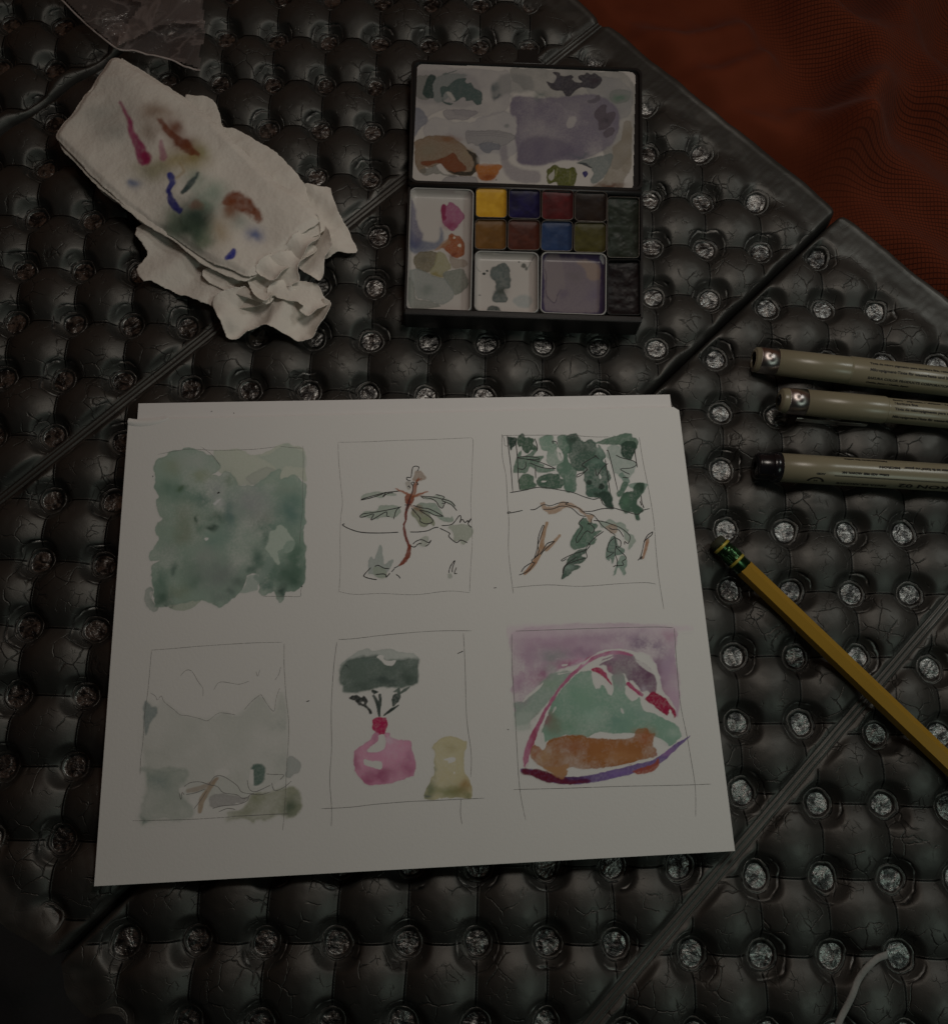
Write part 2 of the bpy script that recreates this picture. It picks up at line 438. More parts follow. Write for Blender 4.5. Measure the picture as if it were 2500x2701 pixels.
hh = m.math('ADD', hh, m.math('MULTIPLY', ringm, .9)); hh = m.math('ADD', hh, m.math('MULTIPLY', fine, .07))
m.l(m.bump(hh, .0006), m.b.inputs['Normal'])
wear = m.noise(co, 35, 4)
basec = m.mix(wear, (.066, .065, .060), (.108, .106, .099))
basec = m.mix(m.math('MAXIMUM', m.math('MULTIPLY', cr, .30, clamp=True), m.math('MULTIPLY', crs, .95)), basec, (.006, .006, .006))  # shade of the creases and cracks painted into the foil's base colour
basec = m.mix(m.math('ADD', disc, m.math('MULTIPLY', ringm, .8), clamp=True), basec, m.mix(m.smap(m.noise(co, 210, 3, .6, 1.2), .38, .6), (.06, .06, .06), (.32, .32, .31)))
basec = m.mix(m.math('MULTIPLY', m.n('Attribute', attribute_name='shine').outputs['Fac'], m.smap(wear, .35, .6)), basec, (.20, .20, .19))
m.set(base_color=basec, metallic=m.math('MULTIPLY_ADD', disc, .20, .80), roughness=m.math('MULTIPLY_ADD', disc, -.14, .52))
M_foil = m.m

def mat_height(x, y, s, n, lo, hi, fo, seed):
    f = np.stack([x, y], -1) @ LI.T
    o_ = fo(x, y)
    jx = .030*fbm(x/22, y/22, seed*5+1, 2); jy = .030*fbm(x/22, y/22, seed*5+2, 2)
    a = f[..., 0]-o_[0]+jx; b = f[..., 1]-o_[1]+jy
    p = a-np.floor(a)-.5; q = b-np.floor(b)-.5
    P2 = 2*np.abs(p); Q2 = 2*np.abs(q)
    fp = 1-P2**2.5; fq = 1-Q2**2.5
    h = -4.3*(P2**2.1+Q2**2.1)
    ex = (.5-np.abs(p))*24.0; ey = (.5-np.abs(q))*24.73
    rr = np.sqrt(((.5-np.abs(p))*24.0)**2+((.5-np.abs(q))*24.73)**2)
    rr = rr+.8*fbm(x/8, y/8, seed+40, 2)
    h = h+(-7.4-h)*sstep(9.0, 4.3, rr)
    # foil puckers on the dome tops
    dome = fp*fq
    h += dome*(.30*fbm(x/6, y/6, seed+9, 3))+.25*fbm(x/40, y/40, seed+11, 2)
    # flat margins at the edges and beside the fold lines
    es = np.minimum(S1-s, s-S0)+2.5*fbm(x/14, y/14, seed+21, 2)
    amp = sstep(13, 27, es)*sstep(1.2, 4.6, n-lo)*sstep(1.2, 4.6, hi-n)
    flat_edge = -3.2+1.2*sstep(0, 24, es)*0+.35*fbm(x/9, y/9, seed+31, 3)
    # radial tension wrinkles running from the last dimples into the margin
    h = flat_edge+(h-flat_edge)*amp
    h += (1-sstep(9, 25, es))*sstep(2, 10, es)*.22*np.abs(fbm((x*DN[0]+y*DN[1])/2.6, s/16, seed+33, 2))
    return h, amp, a, b
def fold_shape(n, h):
    for hn, kind in ((HD, 'groove'), (HC, 'ridge'), (HA, 'groove'), (HB, 'ridge')):
        d = np.abs(n-hn)
        if kind == 'groove': h = h-7.5*np.exp(-(d/1.15)**2)
        else: h = h+(-4.2-h)*sstep(4.6, 1.7, d)
    return h
mat = thing('foam_mat', 'crinkled silver grey folding foam mat with rows of shiny round dimples under the art things', 'sleeping mat', (0, 0, -18))
STEP = .62
smin = [-20, -75, S0, S0, -90]; smax = [160, S1, S1, S1, 210]
for k, (lo, hi, fo, seed, idx) in enumerate(PANELS):
    a0 = lo if k else lo; a1 = hi
    s_ = np.arange(smin[k], smax[k]+.01, STEP); s_[-1] = smax[k]
    n0, n1 = a0+(1.8 if k in (2, 4) else (0.35 if k in (1, 3) else 0)), a1-(1.8 if k in (1, 3) else (0.35 if k in (0, 2) else 0))
    n_ = np.linspace(n0, n1, int((n1-n0)/STEP)+2)
    Sg, Ng = np.meshgrid(s_, n_, indexing='ij')
    edge_w = .9*fbm(Ng/16, Ng*0+seed, seed+3, 3)
    # the outline of the edge wanders a little; corners at the folds are cut round
    cr_ = 3.2*np.exp(-(np.minimum(Ng-lo, hi-Ng)/3.0)**1.3)
    Sw = Sg+np.where(Sg > 70, 1, 0)*sstep(S1-12, S1, Sg)*(edge_w-cr_)+np.where(Sg < 70, 1, 0)*sstep(S0+12, S0, Sg)*(edge_w+cr_)
    Xg = Sw*DS[0]+Ng*DN[0]; Yg = Sw*DS[1]+Ng*DN[1]
    h, amp_, ua, ub = mat_height(Xg, Yg, Sw, Ng, lo, hi, fo, seed)
    h = fold_shape(Ng, h)
    es = np.minimum(S1-Sg, Sg-S0)
    h = h-2.6*sstep(3.0, 0.0, es)**1.5+.4*np.exp(-((es-4.2)/.8)**2)
    V = np.stack([Xg.ravel(), Yg.ravel(), h.ravel()], 1); nx, ny = Xg.shape
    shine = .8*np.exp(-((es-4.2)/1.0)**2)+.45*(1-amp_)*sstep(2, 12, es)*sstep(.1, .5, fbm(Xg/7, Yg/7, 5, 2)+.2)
    F = grid_faces(nx, ny)
    # foam sides
    loop = [i*ny for i in range(nx)]+[(nx-1)*ny+j for j in range(1, ny)]+[i*ny+ny-1 for i in range(nx-2, -1, -1)]+[j for j in range(ny-2, 0, -1)]
    loop = np.array(loop); B = V[loop].copy(); B[:, 2] = -18; b0 = len(V); nl = len(loop); ii = np.arange(nl); jj = (ii+1) % nl
    F = np.concatenate([F, np.stack([loop[jj], loop[ii], b0+ii, b0+jj], 1)])
    V = np.concatenate([V, B])
    A_ = np.concatenate([amp_.ravel(), np.zeros(nl)]); Sh = np.concatenate([shine.ravel(), np.zeros(nl)])
    uv = np.concatenate([np.stack([ua.ravel(), ub.ravel()], 1), np.full((nl, 2), .5)])
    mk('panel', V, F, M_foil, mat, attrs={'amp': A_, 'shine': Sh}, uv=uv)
# welded fold strips between the panels
for hn, kind, s0_, s1_ in ((HD, 'groove', -75, 160), (HC, 'ridge', -110, S1-4), (HA, 'groove', S0+4, S1-7), (HB, 'ridge', S0+20, S1-4)):
    s_ = np.arange(s0_, s1_, 1.0)
    n_ = np.linspace(-1.8, 1.8, 21) if kind == 'ridge' else np.linspace(-.4, .4, 6)
    Sg, Ng = np.meshgrid(s_, n_, indexing='ij')
    Nw = Ng+hn
    Xg = Sg*DS[0]+Nw*DN[0]; Yg = Sg*DS[1]+Nw*DN[1]
    if kind == 'ridge':
        z = -4.2+.4*(np.exp(-((Ng-.95)/.4)**2)+np.exp(-((Ng+.95)/.4)**2))+.06*fbm(Sg/12, Ng/2.5, 8, 2)
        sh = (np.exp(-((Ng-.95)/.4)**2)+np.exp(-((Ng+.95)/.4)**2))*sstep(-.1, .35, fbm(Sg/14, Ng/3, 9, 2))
    else: z = np.full(Sg.shape, -13.2); sh = Sg*0
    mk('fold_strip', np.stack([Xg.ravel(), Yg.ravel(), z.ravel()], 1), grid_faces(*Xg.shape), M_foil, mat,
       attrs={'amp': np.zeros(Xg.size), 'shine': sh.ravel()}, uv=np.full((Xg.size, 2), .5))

# ================================================================== ORANGE CLOTH
rid = []
def ridge(fr, pts, A, w, z=0): rid.append((at(fr, catmull(pts, 4), z)[:, :2], A, w))
ridge('O', [(-260,180),(0,185),(300,190),(700,130)], 9, 9)
ridge('O', [(-60,500),(250,470),(600,440),(860,330)], 9, 9)
ridge('O', [(420,800),(700,770),(900,780),(1120,930)], 7, 10)
ridge('O', [(1000,-160),(1300,120),(1560,430),(1440,960)], 20, 14)
ridge('O', [(2000,-200),(1800,50),(1848,330),(2100,600)], 17, 15)
ridge('O', [(1450,980),(1800,1120),(2200,1400)], 13, 14)
ridge('O', [(1500,700),(1800,640),(2150,700)], 9, 9)
ridge('O', [(1600,1500),(1900,1640),(2200,1900)], 9, 12)
ridge('O', [(1150,720),(1300,880),(1400,1010)], 6, 7)
gx = np.arange(0, 430, 1.25); gy = np.arange(70, 640, 1.25)
X, Y = np.meshgrid(gx, gy, indexing='ij')
Z = np.full(X.shape, -14.0)
for P_, A_, w_ in rid:
    d = seg_dist(X, Y, P_); Z += A_*np.exp(-(d/w_)**2)
Z += 2.2*fbm(X/34, Y/34, 61, 3)+3.2*np.abs(fbm((X+Y)/30, (X-Y)/60, 63, 3))
Sx = X*DS[0]+Y*DS[1]
Z = Z-10*sstep(16, 0, Sx-S1)
Z = np.maximum(Z, -19.2)
u = X+.12*Y+2.5*fbm(X/70, Y/60, 71, 2)+.08*Z; v = Y*1.0+2.5*fbm(X/70, Y/55, 75, 2)-.09*Z+.3*X
m = NT('orange_ripstop'); uvn = m.n('UVMap', uv_map='uv'); sep = m.n('SeparateXYZ'); m.l(uvn.outputs[0], sep.inputs[0]); co = m.coord()
def gl(x, per, w):
    t = m.math('ABSOLUTE', m.math('SUBTRACT', m.math('FRACT', m.math('DIVIDE', x, per)), .5)); return m.smap(t, w, w*.35)
g1 = gl(sep.outputs['X'], 1.3, .16); g2 = gl(sep.outputs['Y'], 1.6, .16)
fade = m.n('Attribute', attribute_name='amp').outputs['Fac']
g = m.math('MULTIPLY', m.math('MULTIPLY', m.math('MAXIMUM', m.math('MULTIPLY', g1, .75), g2), .62), fade)
f1 = m.mix(m.noise(co, 25, 3), (.095, .0165, .006), (.165, .036, .014))
m.set(base_color=m.mix(g, f1, (.006, .0022, .0014)), roughness=.85); m.b.inputs['Sheen Weight'].default_value = .04; m.b.inputs['Specular IOR Level'].default_value = .12
m.l(m.bump(g, .00018), m.b.inputs['Normal']); M_orange = m.m
V = np.stack([X.ravel(), Y.ravel(), Z.ravel()], 1)
keep = (Sx > S1-6).ravel()
fadev = sstep(0, 1, (X-150)/45+(Y-250)/160).ravel()
F = grid_faces(len(gx), len(gy), keep); V, F, U, fd = compact(V, F, np.stack([u.ravel(), v.ravel()], 1), fadev)
o = mk('tent_cloth', V, F, M_orange, uv=U, attrs={'amp': fd}, loc=(250, 300, -14))
sm = o.modifiers.new('thickness', 'SOLIDIFY'); sm.thickness = .0003
tag(o, 'rumpled orange red tent fabric with a fine dark grid weave beyond the mat edge', 'fabric')

# ================================================================== dark bundle, bottom left corner
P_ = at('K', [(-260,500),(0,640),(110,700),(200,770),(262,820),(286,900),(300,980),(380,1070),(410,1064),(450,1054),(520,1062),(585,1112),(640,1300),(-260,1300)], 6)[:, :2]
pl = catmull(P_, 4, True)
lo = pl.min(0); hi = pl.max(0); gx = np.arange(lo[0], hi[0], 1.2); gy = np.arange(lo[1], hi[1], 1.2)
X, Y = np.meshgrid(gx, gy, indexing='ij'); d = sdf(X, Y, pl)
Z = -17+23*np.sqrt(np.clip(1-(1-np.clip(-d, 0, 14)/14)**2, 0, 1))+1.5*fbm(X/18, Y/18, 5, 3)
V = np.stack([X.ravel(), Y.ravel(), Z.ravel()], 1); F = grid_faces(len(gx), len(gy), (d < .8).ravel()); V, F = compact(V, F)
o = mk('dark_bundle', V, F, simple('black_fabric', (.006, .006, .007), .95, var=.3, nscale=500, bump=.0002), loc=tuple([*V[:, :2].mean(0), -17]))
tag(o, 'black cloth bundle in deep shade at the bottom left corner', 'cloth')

# ================================================================== THE TWO SHEETS
ZT = 3.0
def card(name, corners, z0, z1, mat, label, cat):
    c = np.array(corners); o_ = thing(name, label, cat, (*c[:, :2].mean(0), z0)); b = MB(); b.prism(c, z0, z1, .12); b.build('sheet', mat, o_, smooth=False); return o_
tc = at('SRC', [(338,1106.6),(1776,1073),(1791,1082),(1938.6,2245.7),(247.6,2339)], ZT)
CARD = card('painted_sheet', tc[::-1], ZT-.9, ZT, M_paper, 'top sheet of white watercolour paper carrying six small painted sketches', 'paper')
uc = at('SRC', [(365,1063.5),(1766.5,1040),(1800,1300),(1860,1900),(300,1950)], 1.9)
CARD2 = card('blank_sheet', uc[::-1], .2, 1.9, M_paper2, 'blank white sheet showing as a strip above the painted sheet', 'paper')
# little lifted lip on the upper left edge of the painted sheet
lp = at('L', [(968,1158),(1040,1168),(1130,1166),(1210,1160),(1268,1150)], ZT)[:, :2]; lp = catmull(lp, 5); b = MB()
t = np.linspace(0, 1, len(lp)); V = []; F = []
for i, p in enumerate(lp):
    w_ = 2.6*(1-t[i]**3)+.3
    for j in range(7):
        a = j/6; V.append((p[0]+.1*a, p[1]-w_*a+.5, ZT+.04+.75*math.sin(a*PI)*(1-.8*t[i])))
for i in range(len(lp)-1):
    for j in range(6): F.append((i*7+j, (i+1)*7+j, (i+1)*7+j+1, i*7+j+1))
b.add(V, F); b.build('lifted_lip', M_paper, CARD)
ZW = ZT+.03; ZL = ZT+.07; ZI = ZT+.10

# ---- sketch 1: green forest wash
w = Wash('S1', (20,20,1830,1920), ZW, (116,110,102))
w.poly([(50,1640),(110,1600),(140,1650),(130,1720),(160,1790),(190,1820),(150,1870),(90,1830),(55,1760)], (98,98,92), .8, 6, .3)
w.hole([(100,1660),(150,1650),(150,1760),(110,1720)], .8)
w.poly([(300,1800),(450,1740),(640,1740),(560,1810),(470,1850),(350,1840)], (98,100,88), .8, 6, .1)
w.poly([(780,160),(900,150),(1020,128),(1100,160),(1180,200),(1330,170),(1450,100),(1550,70),(1610,100),(1740,130),(1740,300),(1760,480),(1640,430),(1500,470),(1400,500),(1040,520),(950,380),(830,380)], (107,106,95), .85, 7, .12)
w.poly([(1230,215),(1380,190),(1480,110),(1560,75),(1610,110),(1740,190),(1740,330),(1560,320),(1450,380),(1400,300),(1300,250)], (100,103,94), .6, 14, .1)
w.poly([(1120,450),(1200,380),(1340,330),(1450,370),(1380,440),(1260,480),(1190,520)], (99,98,90), .6, 10, .15)
w.poly([(150,290),(230,220),(330,165),(490,128),(640,150),(760,220),(850,320),(800,390),(760,415),(850,410),(900,380),(960,390),(1010,450),(1050,525),(1200,520),(1280,470),(1400,370),(1500,350),(1490,450),(1560,440),(1640,420),(1720,480),(1760,520),(1750,700),(1750,950),(1720,1040),(1755,1180),(1745,1500),(1700,1590),(1640,1645),(1560,1650),(1520,1730),(1470,1760),(1430,1690),(1400,1640),(1310,1690),(1260,1650),(1250,1480),(1140,1480),(1100,1590),(1050,1660),(950,1740),(890,1800),(810,1800),(680,1738),(560,1750),(350,1800),(190,1815),(150,1780),(150,1650),(120,1560),(120,1380),(200,1330),(110,1320),(105,1240),(170,1130),(200,1070),(160,1020),(170,950),(230,880),(190,800),(175,680),(200,640),(150,560),(165,450)],
       (90,98,88), .90, 7, .35, warp=11, ws=70, var=.55, vs=260, gran=.25)
for x, y, rx, ry, c, a in [(560,270,260,130,(101,101,95),.75),(330,330,110,110,(84,86,68),.5),(300,560,170,120,(60,75,64),.75),(430,560,50,45,(45,58,40),.9),(520,640,220,90,(65,80,70),.7),
    (640,430,110,60,(88,88,66),.5),(680,690,130,80,(58,72,64),.7),(220,900,90,260,(84,90,80),.5),(470,900,140,200,(78,80,66),.6),(450,1080,120,90,(72,74,58),.5),(840,860,150,70,(50,62,52),.8),(940,840,70,180,(55,70,66),.8),
    (760,960,60,40,(30,38,30),.95),(605,885,20,35,(35,45,35),.95),(640,980,70,60,(58,72,60),.6),(900,1040,150,130,(74,86,78),.6),(780,1120,140,90,(70,84,76),.6),(940,450,60,80,(66,74,58),.6),(800,560,90,90,(104,102,97),.7),(820,700,50,50,(118,112,106),.7),
    (1180,720,220,200,(104,100,96),.7),(1300,900,140,120,(96,94,82),.5),(1560,560,140,70,(88,92,82),.5),(1600,800,160,190,(56,72,66),.85),(1650,680,90,80,(66,80,72),.6),(1380,960,150,60,(62,78,68),.7),(1340,1080,60,110,(54,68,58),.75),
    (1240,1290,90,130,(46,60,52),.85),(1180,1420,70,80,(52,64,56),.8),(1060,1560,90,80,(60,68,60),.8),(960,1660,60,60,(56,64,58),.7),(1650,1300,110,260,(44,62,50),.85),(1540,1470,220,130,(44,58,48),.85),(1400,1450,110,130,(56,72,62),.7),
    (1330,1590,70,80,(48,64,56),.8),(1500,1650,60,90,(34,44,38),.9),(1640,1560,90,80,(40,54,44),.8),(700,1260,140,120,(95,94,89),.55),(620,1450,100,160,(86,86,82),.5),(850,1480,220,180,(82,80,76),.6),(850,1700,140,80,(70,76,70),.6),
    (220,1560,90,170,(58,72,62),.8),(350,1420,40,80,(46,56,50),.7),(520,1420,130,150,(70,80,70),.6),(560,1560,90,90,(60,72,62),.6),(250,1740,110,80,(42,56,46),.8),(300,1800,50,20,(32,40,34),.8),(430,1650,120,80,(76,80,64),.5),(300,1190,120,120,(80,86,78),.5)]:
    w.blob(x, y, rx, ry, c, a)
w.poly([(1370,1030),(1430,1000),(1470,950),(1540,970),(1590,1060),(1640,1110),(1620,1200),(1550,1240),(1500,1190),(1450,1230),(1480,1340),(1440,1350),(1380,1270),(1320,1190),(1360,1110)], (103,106,97), .95, 6, warp=8)
w.poly([(1560,1110),(1640,1110),(1620,1200),(1550,1240),(1510,1190)], (84,94,84), .7, 6)
w.poly([(1140,1490),(1250,1480),(1240,1620),(1180,1650),(1050,1665),(1110,1580)], (98,101,94), .9, 7)
w.poly([(1200,1480),(1300,1400),(1340,1290),(1400,1300),(1400,1400),(1270,1560),(1240,1540)], (82,90,82), .7, 12)
w.dab(702,1092, 17,17,(135,130,122),.9); w.stroke([(790,720),(830,680),(855,665)], [30,20,8], (122,117,110), .8, 6)
w.stroke([(190,640),(175,760),(215,870)], 5, (64,76,68), .35, 4)
SK1 = w.build('watercolour_sketch', M_paperpaint, CARD, label='green forest wash with a pale bare patch')
ribbons('S1', [[(185,195),(500,140),(820,152),(1200,140),(1450,112)],[(640,110),(760,200),(850,320)],[(1480,108),(1600,122),(1720,128)],[(1724,105),(1728,300),(1720,560),(1722,780)],[(1722,780),(1700,960),(1690,1150)],[(1712,1590),(1700,1650),(1690,1700),(1560,1700),(1300,1700)]], ZL, .17, 'pencil_line', M_pencil_f, SK1)
for q_ in ([(815,608),(830,600),(840,596)], [(1712,1590),(1708,1600)], [(130,424),(138,428)]): ribbons('S1', [q_], ZL, .55, 'ink_speck', M_ink, SK1)

# ---- sketch 2: brown tree with grey green leaves
w = Wash('S2', (240,340,1740,1840), ZW, (122,116,108))
G_ = (98,102,92); GP = (92,98,88)
w.poly([(345,770),(360,720),(500,690),(640,690),(740,690),(760,720),(650,730),(580,765),(500,740),(420,760)], G_, .75, 5, .2)
w.poly([(330,985),(380,920),(520,915),(560,860),(640,845),(780,860),(830,920),(800,960),(730,1000),(640,990),(540,1015),(440,1010),(370,990)], G_, .85, 5, .3)
w.poly([(960,900),(950,960),(1010,1020),(1050,1100),(1120,1115),(1170,1080),(1230,1105),(1240,1050),(1200,1000),(1150,930),(1100,900),(1010,870)], (88,88,72), .85, 6, .35)
w.poly([(1000,860),(1070,820),(1130,815),(1230,830),(1310,900),(1340,980),(1420,1000),(1460,980),(1465,1040),(1410,1060),(1320,1030),(1200,960),(1090,930)], GP, .85, 6, .3)
w.blob(1050,900,80,50,(92,68,46),.7); w.blob(1130,1040,60,40,(92,96,72),.5)
w.poly([(1080,745),(1200,740),(1300,730),(1400,780),(1480,830),(1495,870),(1430,840),(1350,810),(1340,870),(1300,860),(1230,790),(1130,780)], G_, .7, 5, .2)
w.poly([(1440,1090),(1560,1080),(1690,1110),(1705,1200),(1650,1270),(1600,1330),(1570,1330),(1540,1280),(1470,1290),(1460,1180),(1410,1130)], (101,101,90), .8, 7, .2)
w.poly([(1060,1260),(1110,1225),(1160,1230),(1170,1290),(1130,1350),(1040,1345),(1070,1300)], (104,103,94), .8, 6)
w.poly([(420,1640),(430,1520),(460,1470),(500,1510),(530,1420),(565,1330),(600,1400),(610,1560),(650,1560),(720,1510),(720,1560),(680,1640),(640,1690),(640,1740),(540,1740),(480,1700),(420,1690)], (98,100,95), .8, 5, .2)
w.poly([(500,1600),(640,1630),(650,1740),(560,1740),(490,1700)], (94,98,82), .5, 8)
w.poly([(1400,1690),(1440,1690),(1455,1730),(1420,1745),(1398,1730)], (98,98,90), .7, 5)
w.poly([(990,440),(1060,420),(1110,480),(1130,520),(1060,550),(1010,560),(960,540),(980,490)], (112,92,74), .75, 6)
w.poly([(890,560),(940,560),(950,640),(910,660),(885,610)], (110,100,86), .6, 6)
BR = (104,48,26)
w.stroke([(1040,520),(1000,600),(985,680),(960,740)], [18,50,52,60], (112,62,38), .85, 6)
w.stroke([(1080,520),(1020,550)], [8,18], BR, .8, 4); w.stroke([(750,645),(820,670),(900,705),(960,720)], [8,26,30,20], (116,62,36), .9, 5, warp=6)
w.stroke([(980,735),(1060,710),(1160,682)], [30,28,10], (116,62,36), .9, 5, warp=6); w.stroke([(1000,740),(1060,730),(1100,750)], [20,16,6], (112,66,40), .7, 5)
w.poly([(880,740),(920,720),(985,740),(975,810),(930,860),(905,850),(878,800)], (104,50,28), .92, 5, warp=8, smooth=True)
w.stroke([(925,800),(905,870),(885,950),(880,1030),(862,1100),(868,1180),(890,1250),(915,1330),(930,1370)], [50,36,36,24,26,34,34,34,44], (88,32,22), .95, 4, warp=4)
w.stroke([(930,1350),(915,1440),(880,1510),(840,1560),(800,1590)], [48,58,62,50,16], (96,40,24), .95, 4, warp=5)
w.stroke([(940,850),(1000,880),(1060,920)], [30,30,10], (104,62,38), .55, 10)
SK2 = w.build('watercolour_sketch', M_paperpaint, CARD, label='small brown tree with grey green leaves outlined in ink')
ribbons('S2', [[(50,76),(400,70),(800,52),(1200,42),(1680,20)],[(55,80),(62,300),(88,600),(108,820),(88,1000),(78,1300),(82,1600),(66,1920)],[(1680,20),(1708,60),(1700,300),(1690,560),(1680,820),(1690,1100),(1698,1300),(1680,1600),(1665,1920)],
  [(66,1905),(250,1940),(600,1930),(1000,1945),(1400,1900),(1665,1920)]], ZL, .17, 'pencil_line', M_pencil_f, SK2)
ribbons('S2', [[(970,600),(965,680),(935,760),(910,850),(890,920)],[(1025,430),(1045,385),(1010,368),(970,385),(955,460),(945,505),(900,505),(895,525),(915,545),(945,545)],[(910,625),(920,612),(940,635)],[(950,570),(985,565),(970,605),(950,575)],[(1010,560),(1035,590),(1010,600)],
  [(335,780),(370,765),(500,728),(640,692),(800,676)],[(335,785),(440,762),(560,725),(640,690),(600,745)],[(600,750),(660,705),(730,695)],
  [(320,985),(360,955),(500,935),(640,910),(760,885),(830,865)],[(320,990),(360,993),(490,955),(460,1030),(640,930),(650,980),(685,985)],[(810,875),(765,915),(735,1020)],
  [(870,845),(950,843)],[(975,850),(1080,880),(1160,890),(1250,930),(1345,985)],[(950,880),(1055,1000),(1060,1045),(1120,1075),(1180,1070),(1215,1045),(1190,1000),(1050,910)],[(1050,905),(1160,930),(1240,970),(1340,985)],
  [(1060,735),(1200,745),(1320,770),(1430,800),(1490,860)],[(1075,745),(1110,768)],[(1250,715),(1355,745),(1330,790),(1440,840),(1510,915)],[(1110,755),(1200,770),(1260,810),(1290,860),(1330,883),(1360,830),(1365,800)],[(1325,825),(1370,825)],
  [(135,1075),(110,1090),(200,1140),(330,1178),(500,1188),(680,1185),(795,1178)],[(935,1175),(1040,1175),(1150,1160),(1230,1125),(1285,1118)],[(1320,1098),(1450,1080),(1540,975),(1560,1010),(1545,1060),(1575,1020),(1610,1060),(1640,1035),(1655,1060),(1685,1010),(1648,1060),(1660,1095),(1690,1120)],
  [(1300,1130),(1420,1190),(1410,1230),(1500,1305),(1560,1275),(1640,1310)],[(970,1325),(1010,1290),(1080,1270),(1160,1305),(1195,1275)],[(940,1345),(990,1360),(1040,1320),(1080,1320)],[(1195,1278),(1160,1330),(1120,1352)],
  [(455,1612),(375,1700),(380,1725),(450,1748),(530,1760)],[(505,1600),(545,1585),(620,1620),(680,1625)],[(515,1698),(600,1690),(640,1700),(645,1730),(690,1680)],[(710,1665),(745,1625)],[(740,1620),(800,1590)],[(765,1695),(800,1720),(815,1745)],
  [(1410,1680),(1430,1600),(1485,1525),(1455,1620),(1455,1670)],[(1505,1610),(1480,1680),(1512,1685)]], ZI, .34, 'ink_line', M_ink, SK2)

# ---- sketch 3: dark conifers above a branch
w = Wash('S3', (60,30,1640,1660), ZW, (122,116,110))
DG = (38,50,42); MG = (58,72,62); LG = (84,94,86)
w.poly([(70,95),(120,100),(170,105),(170,180),(135,200),(125,235),(100,230),(85,170)], (28,38,32), .96, 4, .2)
w.poly([(180,130),(200,70),(240,60),(270,100),(330,95),(365,120),(350,160),(390,190),(390,225),(330,235),(290,270),(240,240),(225,190),(190,195)], (44,56,46), .95, 5, .25)
w.poly([(190,260),(230,240),(225,300),(300,280),(340,230),(395,240),(350,300),(450,295),(455,320),(420,370),(330,400),(300,440),(270,480),(200,480),(140,470),(140,410),(170,330)], (64,76,66), .92, 5, .3)
w.poly([(320,400),(400,370),(470,390),(480,430),(570,440),(575,465),(480,470),(400,475),(370,440)], (70,82,72), .9, 5, .3)
w.poly([(185,560),(230,500),(290,485),(350,520),(355,570),(385,605),(320,650),(230,665),(200,650),(195,600)], (52,66,54), .94, 5, .3)
w.poly([(385,560),(420,520),(500,495),(620,495),(650,540),(690,560),(680,620),(640,650),(540,655),(450,635),(400,600)], (46,60,50), .95, 5, .3)
w.poly([(415,120),(450,85),(520,72),(565,85),(570,140),(610,190),(600,250),(650,270),(660,330),(690,350),(680,400),(600,400),(560,410),(500,370),(495,310),(500,240),(450,235),(430,200)], (80,92,82), .9, 6, .3, var=.4)
w.poly([(615,100),(650,70),(720,85),(760,160),(760,250),(720,280),(740,370),(800,420),(820,460),(810,520),(820,600),(800,680),(740,690),(690,650),(680,560),(630,500),(600,420),(640,370),(680,340),(650,240),(610,190)], (62,76,66), .93, 6, .3, var=.4)
w.poly([(700,110),(750,60),(790,52),(840,80),(880,140),(920,130),(970,115),(1020,140),(1040,200),(1060,280),(1040,330),(960,380),(900,440),(850,460),(800,430),(760,380),(730,300),(740,200)], (46,58,50), .95, 6, .3, var=.3)
w.blob(780,120,60,60,(26,34,28),.8); w.blob(880,200,90,80,(42,50,44),.5)
w.poly([(1040,170),(1100,230),(1130,300),(1100,350),(1140,380),(1150,440),(1180,500),(1180,560),(1150,590),(1160,660),(1200,720),(1210,780),(1190,800),(1220,860),(1180,870),(1120,830),(1080,750),(1000,740),(930,730),(910,680),(920,620),(900,560),(900,500),(880,450),(920,380),(1000,330),(1050,280)], (46,60,52), .95, 6, .3, var=.3)
w.blob(1090,250,50,70,(84,94,86),.8); w.blob(1030,360,60,40,(78,90,82),.6)
w.poly([(1050,700),(1150,680),(1200,740),(1200,800),(1210,850),(1150,840),(1090,770)], (28,38,32), .85, 8)
w.dab(950,580,32,24,(22,28,24),.8); w.dab(1085,625,32,30,(20,26,22),.85); w.blob(1030,690,60,25,(26,34,28),.8)
w.hole([(1060,490),(1080,510),(1078,540),(1062,540)]); w.hole([(440,565),(490,562),(480,575),(445,578)]); w.hole([(610,240),(660,330),(640,350),(615,310)], .8)
w.poly([(1035,165),(1050,140),(1170,100),(1230,75),(1320,58),(1410,62),(1420,100),(1475,120),(1475,200),(1450,220),(1400,200),(1300,185),(1200,175)], (60,72,62), .95, 5, .3)
w.poly([(1160,190),(1280,190),(1300,270),(1400,330),(1460,370),(1450,440),(1400,520),(1340,560),(1270,500),(1220,470),(1190,370),(1140,300)], (100,103,98), .9, 8, .1)
w.poly([(1300,160),(1380,130),(1450,160),(1440,260),(1400,330),(1340,330),(1295,270),(1295,200)], (30,42,34), .96, 7, .2)
w.poly([(1270,500),(1310,470),(1330,500),(1380,540),(1380,580),(1340,590),(1300,540)], (74,86,78), .9, 5, .2)
w.poly([(1250,700),(1290,640),(1320,580),(1370,590),(1360,640),(1330,690),(1280,740)], (56,70,60), .95, 5, .2)
w.poly([(1370,600),(1440,590),(1500,575),(1590,600),(1560,640),(1540,690),(1500,690),(1420,650)], (86,96,88), .9, 5, .2)
w.poly([(1290,740),(1340,690),(1420,680),(1430,620),(1490,580),(1550,600),(1530,700),(1470,770),(1480,820),(1540,880),(1490,920),(1500,980),(1460,985),(1420,910),(1330,910),(1290,850),(1270,800)], (44,58,48), .95, 6, .3, var=.3)
w.blob(1500,630,50,60,(28,38,30),.8); w.blob(1340,800,60,70,(60,80,64),.6)
BB = (126,98,76)
